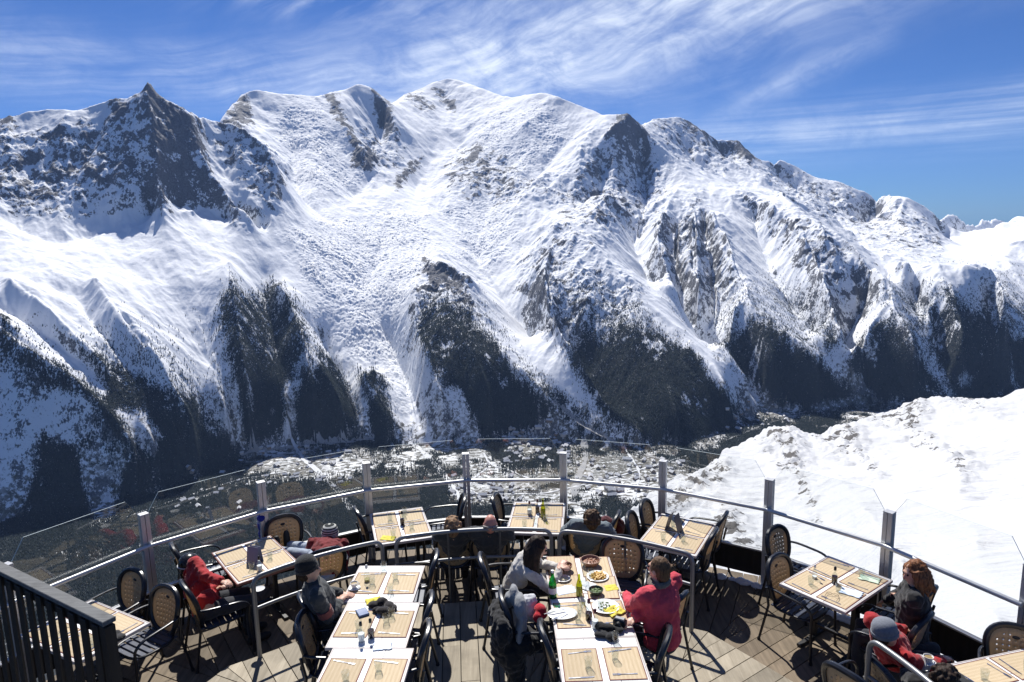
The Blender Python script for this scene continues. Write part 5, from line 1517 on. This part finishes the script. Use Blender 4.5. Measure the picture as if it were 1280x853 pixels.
coat('bag', mat_cloth('bright_blue_cloth', (.012,.03,.32), 20), 'bright blue bag hanging from a railing post on the left', [(326,648,.92,(.055,.04,.05)),(327,656,.80,(.06,.045,.11)),(328,667,.66,(.055,.045,.08))], .02, 'bag', .008)
# ================================================================= TABLEWARE
def lathe_obj(name, prof, mat, parent=None, seg=18, c=(0,0,0), cap1=True):
    b = MB(); b.lathe(prof, c, seg, cap1=cap1); return b.build(name, mat, parent, smooth=True, angle=rad(50))
TNAME = {'T7':'fence table','T1':'blue menu card table','T2':'curly haired guest\'s table','T3':'middle railing table','T4':'menu stand table','T5':'red haired woman\'s table','T6':'espresso table',
         'L1':'glove pile table','L2':'two cruet table','L3':'near left row table','R1':'food table','R2':'black camera table','R3':'near right row table'}
# --- prototypes
def proto_mat():
    r = empty('placemat', (0,0,0), 0, 'x', 'placemat', 'woven straw placemats laid on the tables')
    b = MB(); b.box((0,0,.0022), (.29,.41,.0030)); b.build('straw_sheet', MAT['mat'], r)
    b = MB()
    for s in (-1,1): b.box((s*.149,0,.0022), (.008,.426,.0040)); b.box((0,s*.209,.0022), (.290,.008,.0040))
    b.build('hem', MAT['mat_edge'], r); return r
def proto_knife():
    b = MB(); b.prism([(-.006,-.105),(.006,-.105),(.0055,-.01),(.0045,0),(-.0045,0),(-.0055,-.01)], .0, .004)
    b.prism([(-.0075,0),(.0075,0),(.0085,.03),(.007,.08),(.001,.105),(-.006,.105)], .001, .0025)
    o = b.build('knife', MAT['chrome']); return tag(o, 'x', 'knife', 'steel knives on the placemats')
def proto_fork():
    b = MB(); b.prism([(-.0055,-.10),(.0055,-.10),(.003,.03),(-.003,.03)], 0, .003); b.prism([(-.003,.03),(.003,.03),(.011,.052),(.011,.062),(-.011,.062),(-.011,.052)], .0005, .003)
    for i in range(4): b.box((-.0093+.0062*i, .082, .0018), (.0032,.042,.0022))
    o = b.build('fork', MAT['chrome']); return tag(o, 'x', 'fork', 'steel forks on the placemats')
def proto_glass():
    o = lathe_obj('tumbler', [(.024,0),(.027,.004),(.030,.04),(.034,.088),(.0325,.088),(.0285,.04),(.024,.010),(.002,.008)], MAT['tumbler'], cap1=False)
    return tag(o, 'x', 'glass', 'clear glass tumblers on the tables')
PR = {'mat': proto_mat(), 'knife': proto_knife(), 'fork': proto_fork(), 'glass': proto_glass()}
register(None); _used = set()
def place(kind, p, rz, label):
    o = PR[kind]
    if kind in _used: return copy_tree(o, p, rz, label)
    _used.add(kind); o.location = p; o.rotation_euler = (0,0,rz); o['label'] = label; return o
rs = random.Random(21)
def setting(key, u, v, slot, knife=True, fork=True, glass=True, jig=.02):
    rz = TAB[key][1] + rad(rs.uniform(-1.5, 1.5))
    place('mat', tp(key, u, v, .0005), rz, 'straw placemat, %s place of the %s' % (slot, TNAME[key]))
    s = 1 if u > 0 else -1        # diner sits outward of u
    h = .0055
    if knife: place('knife', tp(key, u+rs.uniform(-.02,.02), v+s*(.165+rs.uniform(-.015,.01)), h), rz + s*PI/2 + rad(rs.uniform(-12,12)), 'steel knife, %s place of the %s' % (slot, TNAME[key]))
    if fork: place('fork', tp(key, u+rs.uniform(-.02,.02), v-s*(.16+rs.uniform(-.015,.01)), h), rz + s*PI/2 + rad(rs.uniform(-14,14)), 'steel fork, %s place of the %s' % (slot, TNAME[key]))
    if glass: place('glass', tp(key, u-s*(.06+rs.uniform(-.02,.02)), v+s*rs.uniform(.03,.11), h), 0, 'clear tumbler, %s place of the %s' % (slot, TNAME[key]))
for key in ('T7','T1','T2','T3','T4','T5','T6'):
    for u, v, slot in ((-.175,.228,'left outer'), (.175,.228,'right outer'), (-.175,-.228,'left inner'), (.175,-.228,'right inner')):
        setting(key, u, v, slot, glass=not (key, slot) in {('T5','left outer'),('T4','right outer'),('T1','left outer')})
for key in ('L1','L2','L3','R2','R3'):
    for u, slot in ((-.178,'left'), (.178,'right')): setting(key, u, .0, slot)
setting('R1', -.178, .20, 'far left', knife=False, fork=False, glass=False); setting('R1', .178, .16, 'far right', knife=True, fork=False, glass=False)
place('mat', tp('R1', -.178, -.225, .0045), TAB['R1'][1]+rad(2), 'straw placemat under the white oval plate, near left place of the food table')
place('mat', tp('R1', .178, -.265, .0045), TAB['R1'][1]-rad(3), 'straw placemat under the eaten plate, near right place of the food table')

def bottle(name, px, py, z, prof, mat, label, cat, cap=None, capprof=None, lab=None, content=None):
    p = at_z(px, py, z)
    r = empty(name, tuple(p), 0, label, cat)
    lathe_obj('glass_body', prof, mat, r, cap1=False)
    if content: lathe_obj('liquid', content[0], content[1], r)
    if cap: lathe_obj('cap', capprof, cap, r)
    if lab: lathe_obj('paper_band', lab[0], lab[1], r, cap1=False)
    return r
G_clear = mat_glass('cruet_glass', (.90,.93,.93)); G_green = mat_glass('green_glass', (.10,.55,.22), gloss=(.8,1,.8)); G_yel = mat_glass('yellow_green_glass', (.62,.66,.10)); G_blk = mat_plain('black_plastic', (.015,.015,.015), .35); G_rcap = mat_plain('dark_red_cap', (.10,.012,.02), .35)
L_dark = mat_plain('dark_vinegar', (.03,.012,.008), .15); L_oil = mat_plain('pale_oil', (.42,.36,.16), .15); L_white = mat_plain('white_salt', (.75,.75,.74), .7); L_yel = mat_plain('yellow_drink', (.55,.50,.03), .2); L_grn = mat_plain('mineral_water_green', (.06,.30,.14), .2)
P_lab = mat_plain('white_paper_band', (.72,.72,.70), .6)
cr = [(.026,0),(.030,.004),(.031,.075),(.024,.10),(.012,.122),(.012,.150)]; crc = [(.013,.145),(.014,.150),(.013,.178),(.006,.186)]
def cruet(px, py, z, liq, lvl, cap, label, s=1.0):
    r = bottle('cruet', px, py, z, cr, G_clear, label, 'cruet', cap, crc, None, ([(.0255,.004),(.0285,.008),(.0285,lvl)], liq)); r.scale = (s,s,s); return r
ZT, ZB = .74+.004, .94+.004
cruet(452,801,ZB, L_white, .07, G_blk, 'pale cruet with black cap on the two cruet table, left one'); cruet(464,797,ZB, L_dark, .075, G_blk, 'dark vinegar cruet with black cap on the two cruet table, right one')
cruet(459,727,ZB, L_oil, .03, P_lab, 'slim oil cruet with pale stopper on the glove pile table')
cruet(325,714,ZT, L_white, .07, G_blk, 'pale cruet with black cap beside the blue menu card')
cruet(503,656,ZT, L_dark, .08, G_blk, 'dark cruet on the curly haired guest\'s table'); cruet(662,643,ZT, L_white, .07, G_rcap, 'pale cruet on the middle railing table'); cruet(672,641,ZT, L_dark, .08, G_rcap, 'dark cruet on the middle railing table')
cruet(1043,729,ZT, L_dark, .08, G_blk, 'dark cruet in the middle of the red haired woman\'s table'); cruet(1018,723,ZT, L_white, .03, P_lab, 'small clear cruet on the red haired woman\'s table', .85)
cruet(736,774,ZB, L_dark, .06, G_rcap, 'dark cruet with red cap beside the black camera', 1.1); cruet(744,785,ZB, L_white, .075, G_rcap, 'white cruet with red cap beside the black camera')
wb = [(.036,0),(.039,.006),(.039,.15),(.030,.19),(.016,.225),(.014,.27)]; wc = [(.0145,.262),(.0155,.265),(.015,.285)]
bottle('water_bottle', 691,747,ZB, wb, G_green, 'tall green mineral water bottle beside the white sweater woman', 'bottle', P_lab, wc, ([(.0395,.05),(.0395,.11)], P_lab), ([(.030,.006),(.034,.01),(.034,.14)], L_grn))
bottle('drink_bottle', 724,745,ZB, [(.030,0),(.032,.005),(.032,.11),(.022,.15),(.0125,.18),(.012,.225)], G_yel, 'yellow green lemonade bottle standing on the food table', 'bottle', None, None, None, ([(.026,.006),(.029,.01),(.029,.11)], L_yel))
bottle('drink_bottle', 679,647,ZT, [(.030,0),(.032,.005),(.032,.12),(.022,.16),(.0125,.19),(.012,.26)], G_yel, 'yellow green bottle on the middle railing table', 'bottle', None, None, None, ([(.026,.006),(.029,.01),(.029,.13)], L_yel))
bottle('carafe', 729,727,ZB, [(.038,0),(.043,.01),(.045,.07),(.034,.12),(.022,.16),(.028,.215)], G_clear, 'clear glass water carafe between the two clay bowls', 'carafe')
for i, (px, py, z, lb) in enumerate([(480,713,ZB,'clear tumbler standing at the far end of the glove pile table'),(488,741,ZB,'clear tumbler behind the black gloves'),(483,779,ZB,'clear tumbler in front of the black gloves'),(729,757,ZB,'clear tumbler on the food table between the plates'),(725,764,ZB,'clear tumbler left of the red capped dark cruet'),(739,722,ZB,'clear tumbler right of the carafe'),
      (769,803,ZB,'clear tumbler in front of the black camera'),(505,647,ZT,'clear tumbler beside the dark cruet near the curly haired guest'),(669,655,ZT,'clear tumbler in front of the cruets on the middle railing table')]): place('glass', tuple(at_z(px, py, z)), 0, lb)

def bowl(px, py, z, R, h, mat, label, fill=None, fm=None):
    r = empty('bowl', tuple(at_z(px, py, z)), 0, label, 'bowl')
    lathe_obj('clay_shell', [(R*.5,0),(R*.62,.006),(R*.92,h*.6),(R,h),(R*.93,h),(R*.84,h*.6),(R*.5,.012),(.002,.010)], mat, r, 28, cap1=False)
    if fill:
        b = MB(); q = random.Random(int(px))
        b.lathe([(R*.80,h*.5),(R*.70,h*.58),(.01,h*.62)], (0,0,0), 24)
        for _ in range(34):
            a, d = q.random()*2*PI, R*.7*math.sqrt(q.random()); b.ball((d*math.cos(a), d*math.sin(a), h*.62), (.014,.010,.008), 7, 5, Matrix.Rotation(q.random()*3, 3, 'Z'))
        b.build(fill, fm, r, smooth=True)
    return r
F_soup = mat_plain('brown_stew', (.30,.14,.08), .4, var=.4, scale=60); F_sal = mat_plain('green_salad', (.08,.14,.03), .5, var=.5, scale=60); F_fry = mat_plain('golden_fries', (.66,.42,.10), .55, var=.2, scale=60); F_egg = mat_plain('creamy_food', (.70,.60,.38), .5, var=.2)
bowl(707,713,ZB,.072,.065, MAT['clay'], 'small brown clay bowl held by the white sweater woman', 'stew', F_soup)
bowl(738,707,ZB,.105,.070, MAT['clay'], 'large brown clay bowl at the far end of the food table', 'stew', F_soup)
bowl(745,743,ZB,.072,.055, mat_plain('dark_green_glaze', (.05,.07,.04), .3), 'dark bowl of green salad on the food table', 'salad', F_sal)
def plate(px, py, z, R, label, sx=1.0, rz=0, food=None):
    r = empty('plate', tuple(at_z(px, py, z)), rz, label, 'plate'); r.scale = (1, sx, 1)
    lathe_obj('rim', [(R*.55,0),(R*.60,.003),(R*.98,.017),(R,.019),(R*.97,.020),(R*.62,.008),(.002,.006)], MAT['china'], r, 32, cap1=False)
    if food == 'fries':
        b = MB(); q = random.Random(3)
        for _ in range(60):
            a, d = q.random()*2*PI, R*.62*math.sqrt(q.random()); m = Matrix.Translation((d*math.cos(a), d*math.sin(a), .012+.035*q.random()*(1-d/R))) @ Matrix.Rotation(q.random()*6, 4, 'Z') @ Matrix.Rotation(q.uniform(-.4,.4), 4, 'X')
            b.box((0,0,0), (.009,.060,.009), mat=m)
        b.build('fries', F_fry, r)
    if food == 'scraps':
        b = MB(); q = random.Random(5)
        for _ in range(26):
            a, d = q.random()*2*PI, R*.6*math.sqrt(q.random()); b.ball((d*math.cos(a), d*math.sin(a), .012), (.012*q.uniform(.5,1.5),.008,.005), 7, 5, Matrix.Rotation(q.random()*6, 3, 'Z'))
        b.build('scraps', F_sal, r, smooth=True)
    if food == 'cutlet':
        b = MB(); b.ball((.01,0,.014), (.055,.032,.010), 12, 7); b.build('cutlet', F_egg, r, smooth=True)
    return r
plate(747,722,ZB,.115,'white plate heaped with golden fries on the food table', food='fries'); plate(704,725,ZB+.004,.075,'small white plate with a pale cutlet beside the clay bowl', food='cutlet')
plate(757,760,ZB+.005,.130,'white plate with green salad scraps beside the yellow napkin', food='scraps'); p = plate(703,769,ZB+.005,.140,'large empty white oval plate on the near left placemat', .72, .1)
plate(324,738,ZT+.004,.060,'small white ashtray dish near the rounded end of the left guard rail')
place('knife', tuple(at_z(693,765,ZB+.028)), 1.9, 'steel knife lying across the large empty oval plate'); place('fork', tuple(at_z(700,770,ZB+.028)), 2.3, 'steel fork lying across the large empty oval plate')
def cup(px, py, z, label):
    r = empty('cup', tuple(at_z(px, py, z)), .4, label, 'cup')
    lathe_obj('saucer', [(.030,0),(.034,.003),(.062,.012),(.060,.014),(.030,.006),(.002,.006)], MAT['china'], r, 24, cap1=False)
    lathe_obj('cup_body', [(.020,.008),(.026,.012),(.036,.050),(.040,.066),(.037,.066),(.030,.045),(.002,.016)], MAT['china'], r, 24, cap1=False)
    lathe_obj('coffee', [(.034,.056),(.002,.058)], mat_plain('coffee_crema', (.30,.22,.10), .3), r)
    b = MB(); b.tube(arc_pts((.037,0,.055),(.068,0,.045),(.030,0,.024),8), .005, 8); b.build('handle', MAT['china'], r, smooth=True)
cup(1160,829,ZT,'white espresso cup on its saucer in the bottom right corner'); cup(443,736,ZB,'white espresso cup with saucer on the glove pile table')
# cloth and paper things
def crumple(name, mat, px, py, z, sx, sy, h, label, cat, rz=0.0, seed=1, n=14):
    q = np.random.RandomState(seed); b = MB(); p = at_z(px, py, z); V = []
    g = np.linspace(-1, 1, n); GX, GY = np.meshgrid(g, g)
    H = fbm((GX*2.3+seed*3).astype(np.float32), (GY*2.3-seed).astype(np.float32), 4, seed, .6)*1.4; e = 1-np.maximum(abs(GX), abs(GY))**4
    J = fbm((GX*2+9).astype(np.float32), (GY*2+seed).astype(np.float32), 3, seed+5)*.25
    for i in range(n):
        for j in range(n):
            V.append((sx/2*(GX[i,j]+J[i,j]), sy/2*(GY[i,j]+J[j,i]), max(.001, h*(.35+H[i,j])*(.25+.75*e[i,j]))))
    F = [(i*n+j, i*n+j+1, (i+1)*n+j+1, (i+1)*n+j) for i in range(n-1) for j in range(n-1)]
    b.add(V, F); o = b.build(name, mat, None, smooth=True, loc=p, angle=None); o.rotation_euler = (0,0,rz)
    md = o.modifiers.new('thick', 'SOLIDIFY'); md.thickness = .002; md.offset = 1
    return tag(o, label, cat)
Y_nap = mat_cloth('yellow_paper_napkin', (.78,.68,.12), 8, rough=.9, sheen=0); W_nap = mat_cloth('white_paper_napkin', (.78,.79,.80), 8, rough=.9, sheen=0); B_pap = mat_plain('pale_blue_leaflet', (.60,.68,.80), .6, var=.25, scale=25); G_pap = mat_plain('pale_green_leaflet', (.55,.66,.50), .6, var=.3, scale=30)
crumple('napkin', Y_nap, 768,764,ZB+.01,.17,.15,.03,'crumpled yellow paper napkin on the near right placemat of the food table','napkin',.5,2)
crumple('napkin', Y_nap, 764,735,ZB+.002,.13,.11,.008,'flat pale yellow napkin at the right edge of the food table','napkin',.2,3)
crumple('napkin', Y_nap, 485,673,ZT+.004,.18,.12,.01,'yellow napkin on the near left placemat by the curly haired guest','napkin',-.2,4)
crumple('napkin', Y_nap, 467,751,ZB+.004,.15,.10,.02,'yellow napkin poking out behind the black gloves','napkin',.4,5)
crumple('leaflet', B_pap, 478,808,ZB+.002,.16,.11,.004,'pale blue leaflet beside the dark vinegar cruet','leaflet',.1,6)
crumple('leaflet', B_pap, 1064,741,ZT+.006,.20,.14,.004,'pale blue leaflet on the near placemat of the red haired woman\'s table','leaflet',-.7,7)
crumple('leaflet', G_pap, 1087,724,ZT+.006,.19,.12,.004,'pale green leaflet on the placemat nearest the red haired woman','leaflet',-.65,8)
crumple('leaflet', B_pap, 707,738,ZB+.002,.20,.15,.006,'blue grey leaflets in front of the green water bottle','leaflet',.3,9)
crumple('napkin', W_nap, 735,733,ZB+.002,.16,.12,.012,'white paper napkin beside the yellow green lemonade bottle','napkin',.9,10)
crumple('paper_scrap', W_nap, 352,818,.004,.30,.14,.05,'crumpled white paper lying on the deck by the left rail foot','paper',.2,11)
crumple('paper_scrap', W_nap, 308,833,.004,.16,.10,.05,'smaller crumpled white paper left of the rail foot','paper',.8,12)
coat('gloves', mat_cloth('dark_glove_leather', (.022,.018,.018), 30, bump=.8, dist=.01), 'pile of black and dark gloves on the left row table', [(468,756,ZB+.02,(.06,.05,.03)),(478,752,ZB+.04,(.06,.05,.04)),(486,757,ZB+.03,(.05,.06,.035)),(480,764,ZB+.03,(.08,.05,.035)),(492,760,ZB+.02,(.03,.05,.02)),(472,763,ZB+.02,(.05,.03,.03))], .03, 'gloves', .006)
b = MB(); b.box((0,0,.011), (.10,.13,.02), bev=.006); o = b.build('wallet', mat_plain('blue_leather', (.07,.12,.26), .5, bump=.3), None, loc=at_z(453,767,ZB+.002)); o.rotation_euler = (0,0,.5); tag(o, 'blue wallet lying left of the black gloves', 'wallet')
cm = coat('gloves', mat_cloth('black_strap_leather', (.012,.012,.013), 30, bump=.8, dist=.01), 'black gloves and strap heaped round the camera on the right row', [(752,793,ZB+.02,(.07,.05,.025)),(765,796,ZB+.02,(.06,.05,.03)),(758,785,ZB+.03,(.08,.04,.035)),(774,787,ZB+.02,(.04,.05,.025)),(750,783,ZB+.03,(.05,.04,.03))], .03, 'gloves', .006)
cr_ = empty('camera_body', tuple(at_z(775,783,ZB+.002)), -.5, 'compact camera with grey top lying on black gloves', 'camera')
b = MB(); b.box((0,0,.035), (.115,.055,.07), bev=.008); b.build('casing', MAT['frame'], cr_)
b = MB(); b.box((0,0,.075), (.09,.045,.018), bev=.005); b.build('top_plate', MAT['steel'], cr_)
b = MB(); b.lathe([(.03,0),(.03,.035),(.024,.04)], (0,0,0), 20, Matrix.Translation((0,-.027,.035)) @ Matrix.Rotation(PI/2, 4, 'X')); b.build('lens', G_blk, cr_, smooth=True)
# menu cards
def card(px, py, z, rz, w, h, mat, label, dark=None, spread=.07):
    r = empty('menu_card', tuple(at_z(px, py, z)), rz, label, 'menu card')
    for s in (-1, 1):
        m = Matrix.Translation((0, s*spread/2, h/2*math.cos(math.atan(spread/2/h)))) @ Matrix.Rotation(s*math.atan(spread/2/h)*1.0, 4, 'X')
        b = MB(); b.box((0,0,0), (w, .003, h), mat=m); b.build('leaf', mat if s < 0 else (dark or mat), r)
    return r
card(319,703,ZT,-.35,.155,.20, mat_plain('slate_blue_card', (.16,.18,.28), .6, var=.2), 'slate blue folded menu card standing on the left table')
card(842,663,ZT,.95,.16,.22, mat_plain('dark_grey_card', (.10,.10,.12), .5, var=.3), 'dark grey folded menu card on the table right of the middle', spread=.12)
card(1163,842,ZT,.3,.02,.01, MAT['china'], 'sugar stick on the saucer side of the espresso cup')
# spectacles on the right table
b = MB(); 
for s in (-1,1): b.tube([(s*.032+.024*math.cos(t), .018*math.sin(t), .012) for t in [2*PI*i/16 for i in range(16)]], .0022, 6, closed=True); b.tube([(s*.056,0,.012),(s*.062,-.06,.008),(s*.05,-.12,.004)], .002, 6)
b.tube([(-.009,0,.013),(.009,0,.013)], .002, 6)
o = b.build('spectacles', mat_plain('tortoise_frame', (.08,.05,.03), .25), None, smooth=True, loc=at_z(1041,744,ZT+.008)); o.rotation_euler = (0,0,-.6); tag(o, 'thin framed spectacles lying on the near placemat', 'spectacles')
coat('gloves', mat_cloth('charcoal_glove', (.03,.03,.032), 30, bump=.8, dist=.01), 'charcoal gloves on the table beside the slatted fence end', [(143,792,ZT+.03,(.06,.05,.03)),(149,797,ZT+.02,(.05,.06,.025)),(138,800,ZT+.05,(.06,.05,.06))], .03, 'gloves', .007)
